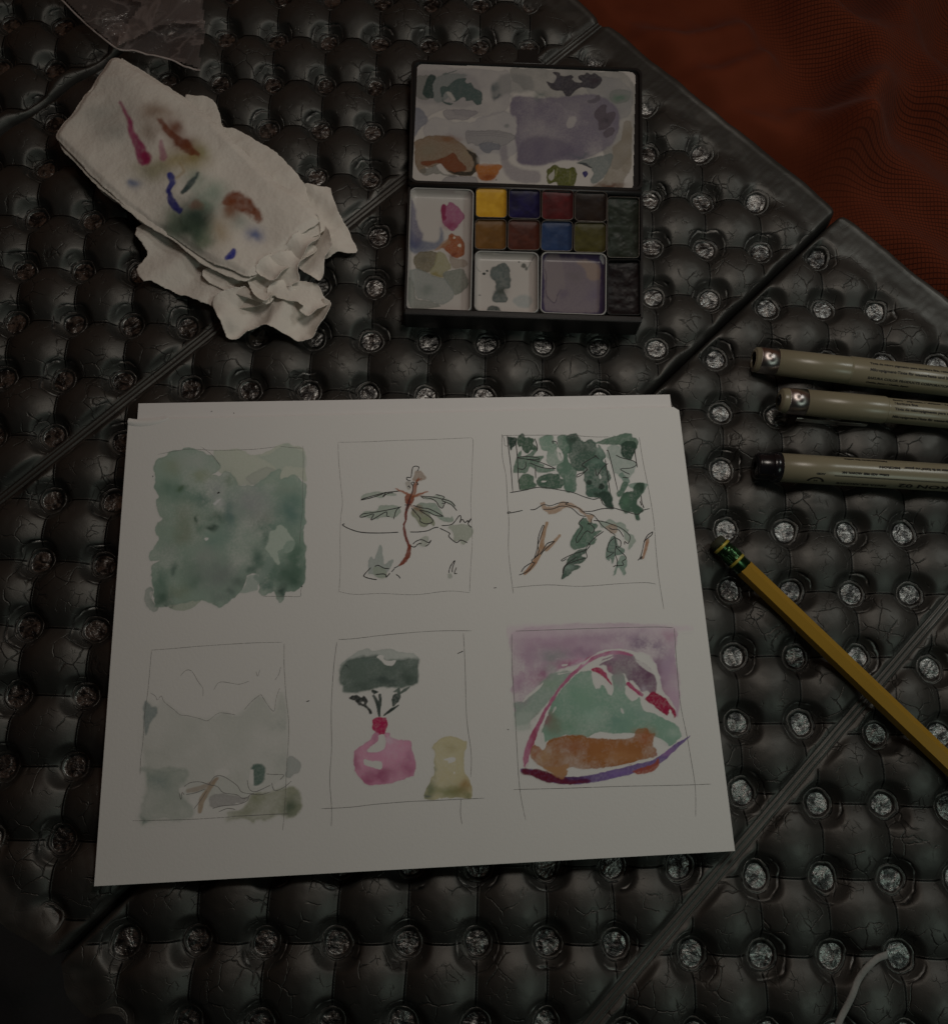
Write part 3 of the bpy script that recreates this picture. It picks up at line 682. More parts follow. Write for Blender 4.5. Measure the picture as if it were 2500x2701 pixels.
w.poly([(420,800),(470,800),(500,840),(600,830),(640,790),(740,790),(840,850),(900,890),(930,930),(1010,930),(990,980),(950,1010),(930,960),(860,900),(780,850),(700,850),(640,890),(560,920),(500,900),(440,850)], BB, .85, 5, .15)
w.poly([(850,1000),(910,960),(950,1010),(1020,1020),(1040,1060),(1010,1110),(1090,1100),(1010,1170),(1040,1200),(990,1250),(940,1260),(870,1290),(800,1310),(760,1290),(755,1220),(800,1130),(850,1060)], (58,72,62), .94, 5, .3, var=.3)
w.poly([(930,1290),(960,1260),(920,1330),(870,1380),(920,1400),(880,1440),(790,1460),(850,1470),(850,1490),(790,1530),(720,1580),(660,1625),(655,1590),(690,1480),(720,1400),(780,1350),(850,1300)], (46,58,50), .94, 5, .3)
w.blob(735,1490,30,30,(96,104,98),.7)
w.poly([(1060,1040),(1060,1000),(1130,1000),(1170,975),(1220,1000),(1290,1010),(1340,1030),(1350,1070),(1380,1090),(1370,1130),(1430,1145),(1440,1190),(1450,1220),(1420,1260),(1390,1305),(1370,1290),(1380,1230),(1330,1200),(1330,1140),(1270,1080),(1180,1060),(1090,1070)], (92,98,90), .8, 5, .2)
w.poly([(1130,1060),(1160,1035),(1240,1040),(1260,1090),(1230,1130),(1180,1120)], (118,96,78), .8, 6)
w.poly([(1180,1170),(1220,1150),(1240,1190),(1270,1260),(1330,1300),(1320,1340),(1270,1360),(1230,1370),(1220,1420),(1200,1460),(1185,1400),(1160,1430),(1130,1390),(1130,1330),(1160,1250)], (68,80,72), .92, 5, .25)
w.poly([(1290,1370),(1350,1380),(1360,1460),(1330,1500),(1350,1560),(1320,1575),(1280,1500),(1250,1500),(1230,1560),(1212,1570),(1230,1490),(1260,1430)], (82,92,84), .9, 5, .25)
TW = (124,92,66)
w.stroke([(500,1015),(470,1100),(450,1200),(440,1290),(400,1380),(330,1490),(260,1560)], [30,40,44,60,50,50,36], TW, .9, 4)
w.stroke([(635,1150),(560,1240),(490,1300)], [30,34,50], TW, .85, 4); w.blob(320,1530,60,50,(112,64,34),.7); w.blob(390,1420,40,40,(120,74,44),.6)
w.stroke([(1580,1200),(1560,1300),(1530,1390)], [30,36,26], (122,84,60), .9, 4); w.stroke([(1600,1150),(1580,1210)], [6,20], (128,106,88), .6, 4)
SK3 = w.build('watercolour_sketch', M_paperpaint, CARD, label='dark green conifers above a pale brown branch with ink outlines')
ribbons('S3', [[(15,75),(300,72),(700,72),(1000,90),(1170,90)],[(15,60),(20,300),(60,520),(75,800),(90,1000),(85,1300),(110,1560),(138,1775)],[(20,75),(40,120),(45,180),(80,190)],[(1490,95),(1530,350),(1600,700),(1650,1020),(1670,1300),(1700,1600),(1755,1945)],[(135,1712),(500,1682),(860,1698),(1300,1668),(1560,1658),(1670,1674)]], ZL, .21, 'pencil_line', M_pencil, SK3)
ribbons('S3', [[(72,75),(85,200),(110,400),(132,690)],[(165,150),(180,300),(190,500),(205,660)],[(368,105),(395,190),(392,240)],[(375,400),(378,540)],[(100,690),(250,665),(420,632),(600,655),(780,690),(900,735),(1000,762),(1070,750),(1110,820),(1220,855),(1340,890),(1470,925),(1530,880),(1605,862)],
  [(1220,860),(1100,862),(980,890),(890,890)],[(240,880),(150,900),(105,908),(78,912),(80,898),(110,898)],[(320,872),(370,870),(460,820),(540,830),(640,798),(730,796),(700,815),(830,850),(900,905),(1000,935),(1100,1050),(1240,1150)],[(455,868),(560,865),(650,835),(760,855),(850,930),(920,945)],
  [(565,165),(560,135),(600,145),(605,175)],[(175,315),(270,300),(400,315),(410,335),(300,330),(180,318)],[(280,330),(420,360),(590,430)],[(310,370),(450,420),(595,432)],[(190,430),(240,440),(270,410),(270,350)],
  [(1035,290),(880,385),(930,435),(870,500),(820,522),(830,495),(900,470),(940,440)],[(1010,285),(1060,330)],[(1155,375),(1090,430),(1035,505),(1020,430)],[(1125,330),(1150,500),(1180,700)],[(1140,240),(1160,250),(1210,450),(1260,670)],[(1240,285),(1300,315),(1430,350),(1460,390),(1400,425),(1290,435),(1340,470),(1390,492)],[(1440,220),(1455,330),(1470,420)],[(1310,525),(1375,530)],[(1510,720),(1520,800),(1540,850),(1530,840)],[(1500,780),(1515,830)],
  [(895,955),(840,1020),(880,1070),(815,1180),(830,1225),(920,1105),(980,1125),(1010,1080),(970,1035),(935,1025),(975,1020),(975,970)],[(1110,1105),(1020,1170),(960,1230),(915,1300),(930,1380),(900,1400),(820,1420),(690,1480),(670,1560)],[(940,1225),(960,1260),(910,1310),(780,1350),(660,1410),(670,1425),(710,1400)],[(820,1380),(700,1470),(670,1570),(655,1620)],
  [(1000,990),(1100,1000),(1220,1040),(1300,1075),(1390,1155),(1370,1235),(1335,1215),(1335,1250)],[(1165,1065),(1200,1085),(1270,1090),(1325,1170)],[(1220,1150),(1240,1250),(1230,1340),(1255,1420),(1250,1490)],[(1225,1170),(1290,1210),(1285,1275),(1240,1275),(1350,1385),(1310,1430),(1320,1470),(1240,1475),(1210,1488)],[(1220,1180),(1165,1230),(1150,1320),(1215,1335),(1135,1390)],
  [(455,1040),(410,1160),(395,1290),(360,1400)],[(455,1040),(465,1060),(420,1200),(400,1260),(410,1330),(360,1400)],[(580,1212),(500,1240),(440,1330),(350,1405),(335,1415),(345,1440),(370,1445)],[(340,1440),(260,1490),(222,1545)],[(585,1212),(480,1300),(430,1360)],[(370,1445),(300,1530),(230,1565),(198,1575)],
  [(1636,1108),(1620,1150),(1550,1210),(1525,1310),(1500,1390),(1475,1418)],[(1636,1110),(1580,1150),(1540,1220)],[(1500,1410),(1520,1375),(1515,1410)]], ZI, .30, 'ink_line', M_ink, SK3)

# ---- sketch 4: pale misty scene
w = Wash('S4', (40,560,1760,1930), ZW, (98,97,90))
w.poly([(150,640),(240,690),(300,640),(420,730),(540,800),(800,820),(900,760),(1050,790),(1150,720),(1280,590),(1400,740),(1440,750),(1500,540),(1560,700),(1580,1100),(1560,1500),(1400,1560),(1200,1600),(1100,1640),(600,1650),(620,1780),(560,1850),(350,1880),(130,1900),(80,1880),(130,1400),(90,1100),(110,800)], (92,96,84), .34, 34, .06, var=.7, vs=260)
w.poly([(120,660),(190,700),(240,720),(245,780),(180,860),(130,1000),(110,900)], (76,84,78), .8, 12, .25)
w.poly([(90,1330),(160,1320),(300,1350),(430,1330),(560,1360),(540,1480),(460,1520),(500,1600),(600,1680),(620,1760),(560,1840),(400,1890),(300,1850),(120,1900),(80,1880),(100,1700),(90,1640),(120,1560),(130,1400),(80,1370)], (80,90,77), .46, 26, .10, warp=26, ws=110, var=.9)
w.blob(110,1860,60,40,(50,62,54),.8); w.blob(120,1360,40,30,(56,68,62),.7); w.blob(110,1620,30,70,(58,68,62),.6); w.blob(260,1500,120,140,(68,80,76),.5); w.blob(330,1190,90,60,(78,82,66),.5); w.blob(190,1160,90,40,(78,88,76),.5); w.blob(450,1790,120,60,(82,84,64),.6)
for x, y, rx, ry, c, a in [(1480,900,110,60,(52,70,60),.85),(1530,980,60,120,(58,76,66),.7),(1420,940,40,30,(46,64,54),.8),(1400,1130,160,120,(74,88,76),.75),(1300,1080,60,70,(64,80,60),.6),(1560,1130,25,60,(50,64,58),.8),(1540,760,50,90,(76,88,80),.6),(1450,1240,170,80,(76,86,76),.6),(1050,1300,140,90,(88,88,66),.6),(1060,1400,110,60,(86,86,62),.6),(860,1280,60,20,(88,88,66),.5)]:
    w.blob(x, y, rx, ry, c, a)
w.poly([(1590,1200),(1700,1280),(1700,1330),(1660,1380),(1560,1430),(1560,1300)], (88,92,84), .7, 6, .2)
w.poly([(1200,1330),(1240,1290),(1330,1310),(1330,1440),(1290,1500),(1225,1510),(1220,1420)], (48,64,54), .9, 12)
w.hole([(1190,1360),(1222,1350),(1225,1440),(1220,1500),(1180,1470)], .95); w.hole([(1200,1510),(1260,1530),(1310,1490),(1260,1515)], .8); w.hole([(840,1360),(920,1330),(985,1370),(960,1410),(850,1410)], .75, 10)
w.poly([(940,1800),(1100,1740),(1180,1640),(1230,1590),(1400,1560),(1600,1530),(1680,1560),(1715,1640),(1700,1760),(1640,1820),(1580,1830),(1500,1800),(1380,1850),(1260,1840),(1220,1880),(1120,1850),(980,1895),(950,1850)], (84,86,64), .66, 20, .15, warp=16, ws=90, var=.7)
w.blob(1600,1730,90,90,(44,54,40),.85); w.blob(1150,1780,80,40,(74,76,54),.5)
w.hole([(570,1620),(700,1580),(745,1560),(700,1650),(620,1740),(610,1680)], .8, 6); w.hole([(640,1790),(840,1740),(950,1790),(930,1840),(640,1850)], .85, 8)
w.poly([(780,1620),(900,1590),(1080,1620),(1180,1640),(1080,1690),(900,1720),(820,1730),(780,1700)], (88,86,80), .7, 6)
w.stroke([(850,1440),(760,1560),(700,1660),(680,1770)], [30,50,60,40], (96,80,58), .8, 8); w.stroke([(560,1560),(660,1540),(760,1500),(860,1430)], [44,50,36,20], (94,82,66), .65, 8)
w.hole([(470,1540),(540,1520),(530,1560),(490,1600)], .7); w.hole([(1440,1490),(1560,1430),(1550,1480),(1450,1540)], .6)
SK4 = w.build('watercolour_sketch', M_paperpaint, CARD, label='pale misty wash with grey green left edge and fallen branch')
ribbons('S4', [[(190,135),(450,115),(640,98),(900,80),(1200,62),(1515,55)],[(192,140),(175,320),(155,540),(120,800),(105,1050),(80,1250),(75,1400)],[(1535,65),(1535,300),(1555,620),(1580,860),(1575,1100),(1560,1300),(1548,1600),(1530,1850),(1520,1960)],[(0,1865),(250,1860),(600,1850),(1000,1825)]], ZL, .19, 'pencil_line', M_pencil_f, SK4)
ribbons('S4', [[(180,570),(230,600),(250,640),(290,600),(320,660),(420,740),(480,790),(560,800),(680,830),(760,850),(840,790),(900,770),(1040,790)],[(1130,740),(1200,660),(1290,590),(1310,600),(1360,680),(1430,755),(1450,640),(1470,570),(1490,520)],[(480,400),(540,340),(600,350),(660,450),(710,520),(712,600)],[(1250,350),(1265,400),(1290,330)],[(1440,440),(1480,380),(1500,300)],[(820,540),(880,460),(1000,470),(1080,480),(1180,450)]], ZL, .16, 'pencil_line', M_pencil_f, SK4)
ribbons('S4', [[(520,1520),(580,1480),(680,1470),(780,1500),(860,1520),(920,1580),(1050,1600),(1120,1640),(1190,1610)],[(770,1500),(830,1420),(900,1410),(980,1450),(1060,1510),(1100,1570),(1180,1590),(1230,1585)],[(470,1580),(490,1650),(500,1580),(520,1600)],[(620,1745),(700,1640),(750,1560)],[(540,1600),(640,1580),(740,1540)],[(810,1740),(900,1715),(1060,1700),(1160,1660),(1190,1600),(1300,1600),(1400,1570)],[(870,1775),(960,1740),(1040,1750)],[(1160,1450),(1180,1540),(1240,1570),(1340,1530),(1400,1500)],[(1350,1390),(1430,1395),(1530,1400),(1490,1450)],[(1410,1480),(1420,1530),(1450,1560),(1540,1520),(1610,1460)],[(1000,1820),(1200,1812),(1400,1800),(1590,1795)]], ZL, .22, 'pencil_line', M_pencil, SK4)

# ---- sketch 5: tree above a pink bag, yellow shape beside it
w = Wash('S5', (180,200,1530,1730), ZW, (110,109,101))
w.poly([(215,400),(250,350),(330,290),(400,240),(480,225),(530,245),(640,232),(720,240),(800,265),(965,290),(968,400),(970,550),(940,575),(880,590),(800,610),(700,605),(620,600),(560,608),(480,630),(380,655),(290,660),(240,650),(232,590),(205,560)], (98,101,96), .9, 5, .2)
w.poly([(215,420),(270,345),(400,310),(560,290),(640,330),(760,335),(965,320),(968,420),(970,550),(940,575),(880,590),(800,610),(700,605),(620,600),(560,608),(480,630),(380,655),(290,660),(240,650),(232,590),(205,560)], (58,66,60), .92, 18, .35, var=.25)
for x, y, rx, ry, c, a in [(275,400,18,16,(24,30,26),.9),(640,540,150,50,(36,44,40),.8),(860,520,90,50,(40,48,42),.8),(430,600,120,40,(44,52,46),.7),(700,420,90,50,(52,60,54),.6),(880,430,60,40,(46,54,48),.6),(330,480,90,70,(52,60,54),.5),(480,340,70,40,(56,66,60),.6),(850,300,90,25,(104,106,100),.7)]: w.blob(x, y, rx, ry, c, a)
w.hole([(565,305),(600,290),(635,300),(635,330),(680,345),(755,340),(720,392),(650,385),(625,360),(590,325)], 1, 3, 2)
w.poly([(300,715),(345,680),(420,705),(450,690),(485,745),(470,780),(515,840),(515,870),(490,865),(470,820),(400,780),(350,735)], (26,28,26), .96, 4)
w.hole([(415,745),(440,750),(440,770),(425,765)])
w.poly([(520,635),(550,625),(585,650),(560,662),(530,655)], (30,36,32), .95, 4)
w.stroke([(540,690),(575,760),(590,880)], [28,34,26], (34,40,36), .96, 3); w.stroke([(600,680),(600,780),(590,860)], [32,26,20], (36,42,38), .96, 3)
w.poly([(730,675),(795,670),(792,740),(750,780),(722,780)], (38,44,40), .95, 4); w.stroke([(785,665),(840,630),(890,600)], [14,30,12], (52,60,54), .95, 4); w.poly([(738,640),(770,620),(790,660),(740,650)], (54,62,56), .9, 4); w.stroke([(780,620),(790,680)], 26, (48,56,50), .9, 4)
w.stroke([(635,880),(700,830),(780,780)], [8,30,10], (28,34,30), .96, 3)
w.poly([(530,915),(570,895),(640,900),(668,920),(668,990),(640,1050),(600,1070),(560,1040),(530,1000)], (122,14,48), .96, 4, .1)
w.poly([(530,1050),(580,1045),(590,1110),(540,1160),(480,1200),(470,1230),(500,1240),(600,1230),(660,1160),(650,1100),(645,1060),(690,1050),(710,1090),(800,1120),(890,1130),(910,1200),(940,1290),(942,1420),(930,1470),(870,1480),(830,1500),(700,1540),(560,1555),(480,1555),(400,1480),(350,1400),(350,1240),(420,1180),(500,1120)], (128,86,98), .93, 5, .3, var=.2)
for x, y, rx, ry, c, a in [(360,1320,40,120,(112,58,76),.7),(560,1090,40,60,(118,70,86),.6),(600,1460,150,70,(104,44,66),.8),(480,1530,120,40,(110,48,70),.7),(880,1400,90,90,(112,56,76),.7),(700,1230,120,80,(126,92,104),.5),(700,1100,60,50,(118,104,106),.8),(900,1250,40,90,(118,76,90),.5)]: w.blob(x, y, rx, ry, c, a)
w.hole([(445,1305),(520,1325),(612,1328),(615,1405),(540,1390),(450,1360)], 1, 3, 2); w.hole([(585,1075),(640,1070),(650,1150),(600,1230),(520,1235),(470,1228),(540,1165),(585,1120)], 1, 3, 3)
w.poly([(1110,1190),(1150,1130),(1240,1085),(1340,1090),(1410,1125),(1450,1130),(1440,1200),(1420,1260),(1420,1420),(1480,1530),(1495,1620),(1490,1690),(1440,1695),(1360,1685),(1200,1690),(1040,1695),(1045,1620),(1090,1520),(1130,1440),(1125,1330),(1130,1240)], (118,112,82), .93, 5, .25, var=.2)
for x, y, rx, ry, c, a in [(1300,1180,100,40,(112,104,66),.5),(1090,1620,60,110,(62,68,54),.85),(1250,1630,160,60,(78,80,54),.8),(1420,1570,70,70,(106,82,42),.85),(1350,1620,90,50,(84,80,44),.7),(1130,1380,20,80,(70,76,64),.6),(1450,1660,50,40,(74,74,50),.8),(1060,1680,30,20,(48,54,52),.8)]: w.blob(x, y, rx, ry, c, a)
w.hole([(1215,1310),(1300,1285),(1332,1290),(1330,1325),(1265,1345),(1260,1320)], 1, 3, 2); w.dab(1330,1442,8,10,(122,120,108),.9); w.dab(1185,1692,12,8,(116,115,108),1)
SK5 = w.build('watercolour_sketch', M_paperpaint, CARD, label='grey green tree crown over a pink bag and a yellow shape')
ribbons('S5', [[(190,138),(350,128),(600,98),(900,70),(1200,52),(1495,52)],[(180,160),(150,400),(125,800),(128,1200),(110,1500),(128,1780),(125,1960)],[(30,1788),(300,1775),(560,1745),(900,1718),(1100,1710),(1620,1685)],[(1413,72),(1430,400),(1445,900),(1490,1250),(1485,1480)],[(1390,1690),(1385,1830),(1400,1940)]], ZL, .21, 'pencil_line', M_pencil, SK5)
ribbons('S5', [([(1355,275),(1410,250)], .3)], ZI, .3, 'ink_speck', M_ink, SK5)

# ---- sketch 6: inside of a pink and green tent with an orange bag
w = Wash('S6', (20,10,1650,1470), ZW, (112,111,104))
w.poly([(60,100),(400,30),(800,10),(1100,20),(1480,60),(1490,300),(1530,600),(1500,830),(1450,700),(1380,600),(1340,430),(1260,300),(1100,260),(960,250),(840,270),(740,330),(640,370),(480,430),(340,520),(240,620),(170,700),(120,830),(80,740),(70,620),(45,600),(70,540),(60,440),(70,300)], (116,97,105), .72, 12, .15, var=.9, vs=260, gran=.2)
w.poly([(60,30),(1500,30),(1490,90),(60,140)], (118,108,108), .6, 25)
for x, y, rx, ry, c, a in [(450,220,250,90,(112,88,100),.6),(430,310,140,60,(84,86,86),.85),(300,420,70,50,(104,66,88),.6),(270,500,90,50,(122,70,96),.5),(140,480,100,250,(116,84,102),.6),(820,140,260,60,(112,92,102),.7),(200,300,120,90,(112,92,102),.7),(1120,120,200,60,(108,90,102),.6),(1380,320,100,120,(100,80,94),.7),(700,280,150,60,(104,78,94),.7),(1200,200,110,60,(80,62,80),.9),(1330,220,70,40,(82,64,84),.85),(1440,130,70,60,(118,84,98),.6),(1290,420,120,100,(88,62,78),.85),(1250,520,140,80,(80,54,72),.8),(1430,400,70,150,(112,96,106),.6),(520,380,90,50,(116,56,86),.6),(600,360,60,30,(126,64,94),.6)]: w.blob(x, y, rx, ry, c, a)
w.poly([(90,700),(180,690),(260,600),(360,500),(440,440),(600,440),(560,520),(440,640),(330,760),(240,870),(110,900),(90,800)], (84,96,88), .85, 14, .1)
w.poly([(110,800),(240,800),(230,930),(110,950)], (98,104,98), .7, 25)
w.blob(400,540,120,60,(80,96,80),.5); w.blob(420,420,50,60,(86,92,88),.7)
w.hole([(165,700),(190,650),(300,560),(340,530),(310,580),(220,650)]); w.hole([(230,860),(330,780),(440,620),(560,500),(615,440),(470,450),(480,460),(590,445),(500,540),(380,700),(290,820),(240,900)], .95)
# green tent wall
w.poly([(330,1050),(340,900),(400,760),(470,620),(560,520),(640,450),(740,430),(770,480),(790,570),(820,590),(860,550),(920,640),(950,590),(940,470),(1040,460),(1060,560),(1050,610),(1110,690),(1170,660),(1220,770),(1310,800),(1450,870),(1520,930),(1540,1000),(1430,1080),(1330,1010),(1250,980),(1100,970),(940,975),(820,960),(740,1000),(600,990),(450,1010)], (76,96,84), .93, 6, .15, var=.3)
for x, y, rx, ry, c, a in [(640,620,120,90,(72,94,80),.6),(780,820,100,70,(92,108,98),.5),(700,640,120,100,(80,100,86),.5),(980,890,120,50,(62,84,76),.6),(1010,490,60,80,(88,92,90),.9),(560,900,120,80,(68,88,72),.5),(420,880,60,90,(82,80,60),.7),(1480,960,70,60,(96,106,98),.6),(1150,800,140,60,(76,94,86),.5)]: w.blob(x, y, rx, ry, c, a)
w.hole([(1010,755),(1035,765),(1040,800),(1020,795)], .8); w.hole([(440,740),(455,760),(415,800)], .7)
# arch: pink pole
w.poly([(820,370),(920,300),(1010,270),(1110,290),(1180,350),(1270,410),(1330,560),(1300,640),(1240,600),(1180,600),(1120,510),(1080,520),(1040,450),(940,460),(900,420),(880,380)], (86,66,76), .88, 9, .15, var=.3)
w.blob(1010,460,70,80,(90,90,88),.9); w.blob(1260,470,90,70,(70,40,58),.8); w.blob(1340,640,70,60,(90,20,44),.7); w.blob(330,470,60,50,(104,52,78),.7); w.blob(560,400,50,30,(112,40,70),.7); w.blob(150,620,60,90,(104,74,92),.6); w.blob(1000,300,120,40,(100,80,90),.6)
w.stroke([(185,1250),(200,1140),(250,1010),(300,890),(380,740),(470,600),(560,490),(650,410),(740,330),(860,280),(980,265),(1110,290)], [40,56,60,36,26,24,30,30,44,40,34,20], (122,58,82), .9, 5, warp=4)
w.blob(900,285,120,26,(118,92,104),.7); w.blob(700,370,60,40,(126,92,108),.7); w.blob(350,850,60,60,(110,50,66),.6); w.blob(260,1020,40,90,(104,24,44),.7)
w.hole([(660,360),(700,340),(780,290),(840,255),(960,235),(1100,250),(1110,268),(960,250),(860,270),(760,310),(700,370)], .85); w.hole([(755,400),(830,350),(940,305),(940,318),(850,360),(780,410)], .9)
w.hole([(1140,335),(1230,370),(1290,430),(1300,460),(1200,400)], .85, 5); w.hole([(1145,280),(1195,290),(1180,302)], .9)
w.poly([(755,410),(800,400),(870,420),(900,480),(935,550),(900,530),(820,450),(770,440)], (118,18,48), .93, 5)
w.blob(910,420,60,40,(116,70,86),.7)
w.stroke([(1075,540),(1130,590),(1200,640)], [36,44,24], (120,34,64), .92, 4)
w.poly([(1250,640),(1300,610),(1380,650),(1450,690),(1490,800),(1480,840),(1440,770),(1420,820),(1380,800),(1300,730),(1230,680)], (108,12,38), .95, 5)
w.blob(1210,620,40,40,(110,104,106),.8)
w.hole([(760,450),(800,450),(880,500),(940,570),(945,610),(920,645),(870,560),(830,560),(800,590),(775,540)], .95); w.hole([(1050,560),(1120,600),(1170,650),(1120,690),(1080,640)], .95); w.hole([(1190,660),(1300,740),(1420,825),(1490,890),(1330,810),(1240,770)], .95); w.hole([(1088,505),(1160,560),(1185,600),(1130,570)], .95); w.hole([(1355,540),(1375,600),(1460,700),(1490,780),(1400,660)], .85)
w.hole([(500,375),(548,368),(540,385),(505,392)], .9)
# orange bag
w.poly([(230,1170),(250,1080),(290,1090),(340,1110),(390,1040),(480,1000),(600,990),(700,990),(740,1010),(830,1015),(920,1025),(1020,1020),(1120,1000),(1160,940),(1240,930),(1270,980),(1320,980),(1290,1060),(1330,1120),(1320,1170),(1200,1200),(1060,1250),(900,1270),(700,1285),(560,1270),(540,1340),(500,1360),(440,1330),(340,1270),(300,1250),(250,1210)], (108,66,30), .93, 6, .25, var=.5, vs=160, gran=.2)
for x, y, rx, ry, c, a in [(600,1110,130,60,(106,58,28),.7),(480,1180,150,70,(112,80,48),.5),(340,1170,80,50,(124,96,62),.6),(1220,1000,80,70,(112,58,24),.8),(900,1090,200,70,(114,70,34),.5),(1000,1180,200,50,(124,86,50),.5),(270,1130,40,70,(110,56,30),.7),(450,1290,90,50,(118,84,52),.7)]: w.blob(x, y, rx, ry, c, a)
w.hole([(285,1040),(330,960),(345,1000),(350,1080),(320,1105)], .95, 4); w.hole([(740,1005),(810,970),(920,985),(1000,972),(1140,985),(1000,1020),(830,1010)], .95, 4); w.hole([(1300,1020),(1360,1020),(1430,1090),(1330,1150),(1325,1100)], .9, 4)
# dark purple rim
w.stroke([(150,1295),(260,1320),(400,1365),(560,1385),(720,1375),(900,1340),(1100,1290),(1280,1240),(1400,1170),(1500,1080),(1615,998)], [30,60,70,66,70,76,76,60,56,40,8], (74,58,92), .95, 4, warp=4)
w.poly([(140,1295),(170,1280),(330,1290),(420,1320),(560,1370),(720,1370),(740,1400),(560,1418),(400,1405),(250,1350),(160,1325)], (68,10,24), .95, 8)
w.blob(640,1360,120,40,(46,14,48),.85); w.blob(1000,1310,150,40,(84,62,112),.5); w.blob(1420,1150,80,50,(104,70,106),.6)
w.poly([(1120,1300),(1200,1270),(1300,1230),(1340,1190),(1350,1240),(1300,1300),(1200,1330),(1130,1320)], (108,46,28), .9, 6); w.poly([(330,1270),(460,1260),(560,1250),(540,1340),(500,1370),(440,1340)], (118,84,50), .8, 8)
w.hole([(220,1210),(300,1260),(340,1275),(260,1280),(180,1270)], .8, 5); w.hole([(560,1275),(720,1290),(900,1275),(1100,1230),(1290,1185),(1100,1245),(900,1290),(740,1300),(560,1300)], .9, 4)
SK6 = w.build('watercolour_sketch', M_paperpaint, CARD, label='pink and green domed tent interior with an orange bag on a purple rim')
ribbons('S6', [[(100,82),(500,68),(900,55),(1300,46),(1470,52)],[(65,110),(68,400),(95,800),(110,1100),(135,1460),(185,1730)],[(1478,55),(1495,300),(1530,700),(1590,1000),(1650,1350),(1665,1500),(1665,1700)],[(80,1462),(500,1452),(1000,1435),(1500,1425),(1800,1415)]], ZL, .21, 'pencil_line', M_pencil, SK6)
# specks of ink on the sheets
for q_ in ([(808,1851),(812,1850),(816,1848)], [(1338,1924),(1342,1925)], [(1302,1551),(1309,1550)]): ribbons('SRC', [q_], ZI, .26, 'ink_speck', M_ink, CARD)
for q_ in ([(556,1086),(560,1084)], [(616,1088),(618,1091)]): ribbons('SRC', [q_], 1.95, .26, 'ink_speck', M_ink, CARD2)

# ================================================================== PAINT BOX
M_black = simple('black_plastic_case', (.009, .009, .009), .42, var=.2, nscale=300, bump=.00003, bscale=1500)
M_rim = simple('worn_steel_rim', (.30, .29, .27), .38, 1.0, var=.3, nscale=900)
M_rimw = simple('white_enamel_rim', (.36, .36, .35), .3, 0.0, var=.06, nscale=200)
PB_REF = (104, 96, 90); ENAM = np.array([.46, .435, .41])
pc = at('B', [(178,905),(1600,958),(1600,1690),(152,1640)], 10.5)
pal = thing('paint_box', 'open black pocket watercolour box with messy white mixing lid and filled pans', 'paint box', (*pc[:, :2].mean(0), 0))
b = MB(); b.prism(rrect(pc, 1.6)[::-1], .6, 5.4, .5); b.build('case', M_black, pal, smooth=False)
# long front lip of the case
fl = at('B', [(150,1646),(1600,1697),(1600,1758),(150,1712)], 10.5); flp = at('B', [(150,1644),(1600,1695)], 10.5)
q = np.array([flp[0], flp[1], flp[1]+[.0, -3.0, 0], flp[0]+[.0, -3.0, 0]]); b = MB(); b.prism(rrect(q, .9)[::-1], .4, 11.0, .7); b.build('front_lip', M_black, pal, smooth=False)
# side walls
for a_, c_ in (((176,905),(150,1650)), ((1592,955),(1593,1700))):
    p0 = at('B', [a_, c_], 10.5); b = MB(); q = np.array([p0[0], p0[0]+[1.1, 0, 0], p0[1]+[1.1, 0, 0], p0[1]]); b.prism(rrect(q, .4)[::-1], .5, 10.4, .2); b.build('side_wall', M_black, pal, smooth=False)
# hinge bar
hp = at('B', [(190,898),(1598,948)], 8.5); V, F = lathe(hp[0], hp[1], [(0, .6), (.3, 1.5), (np.linalg.norm(hp[1]-hp[0])-.3, 1.5), (np.linalg.norm(hp[1]-hp[0]), .6)], 16); mk('hinge', V, F, M_black, pal)
# lid
lq = at('B', [(196,140),(1598,192),(1603,936),(180,888)], 8.0)
b = MB(); b.prism(rrect(lq, 3.4)[::-1], .8, 8.0, .8); LID = b.build('lid', M_black, pal, smooth=False)
lo_ = rrect(lq, 3.4, 6); li_ = rrect(lq, 3.0, 6, 1.5); n = len(lo_); b = MB()
V = [(*p, 8.02) for p in lo_]+[(*p, 9.0) for p in lo_*.97+li_*.03]+[(*p, 9.0) for p in lo_*.3+li_*.7]+[(*p, 8.0) for p in li_]; F = []
for r_ in range(3):
    for i in range(n): F.append((r_*n+i, r_*n+(i+1) % n, (r_+1)*n+(i+1) % n, (r_+1)*n+i))
b.add(V, F); b.build('lid_rim', M_black, LID, smooth=False)
tb = at('B', [(845,68),(966,72),(970,130),(1000,160),(815,154),(842,125)], 7.0); b = MB(); b.prism(tb[::-1], 2.5, 7.2, .4); b.build('clasp', M_black, pal, smooth=False)

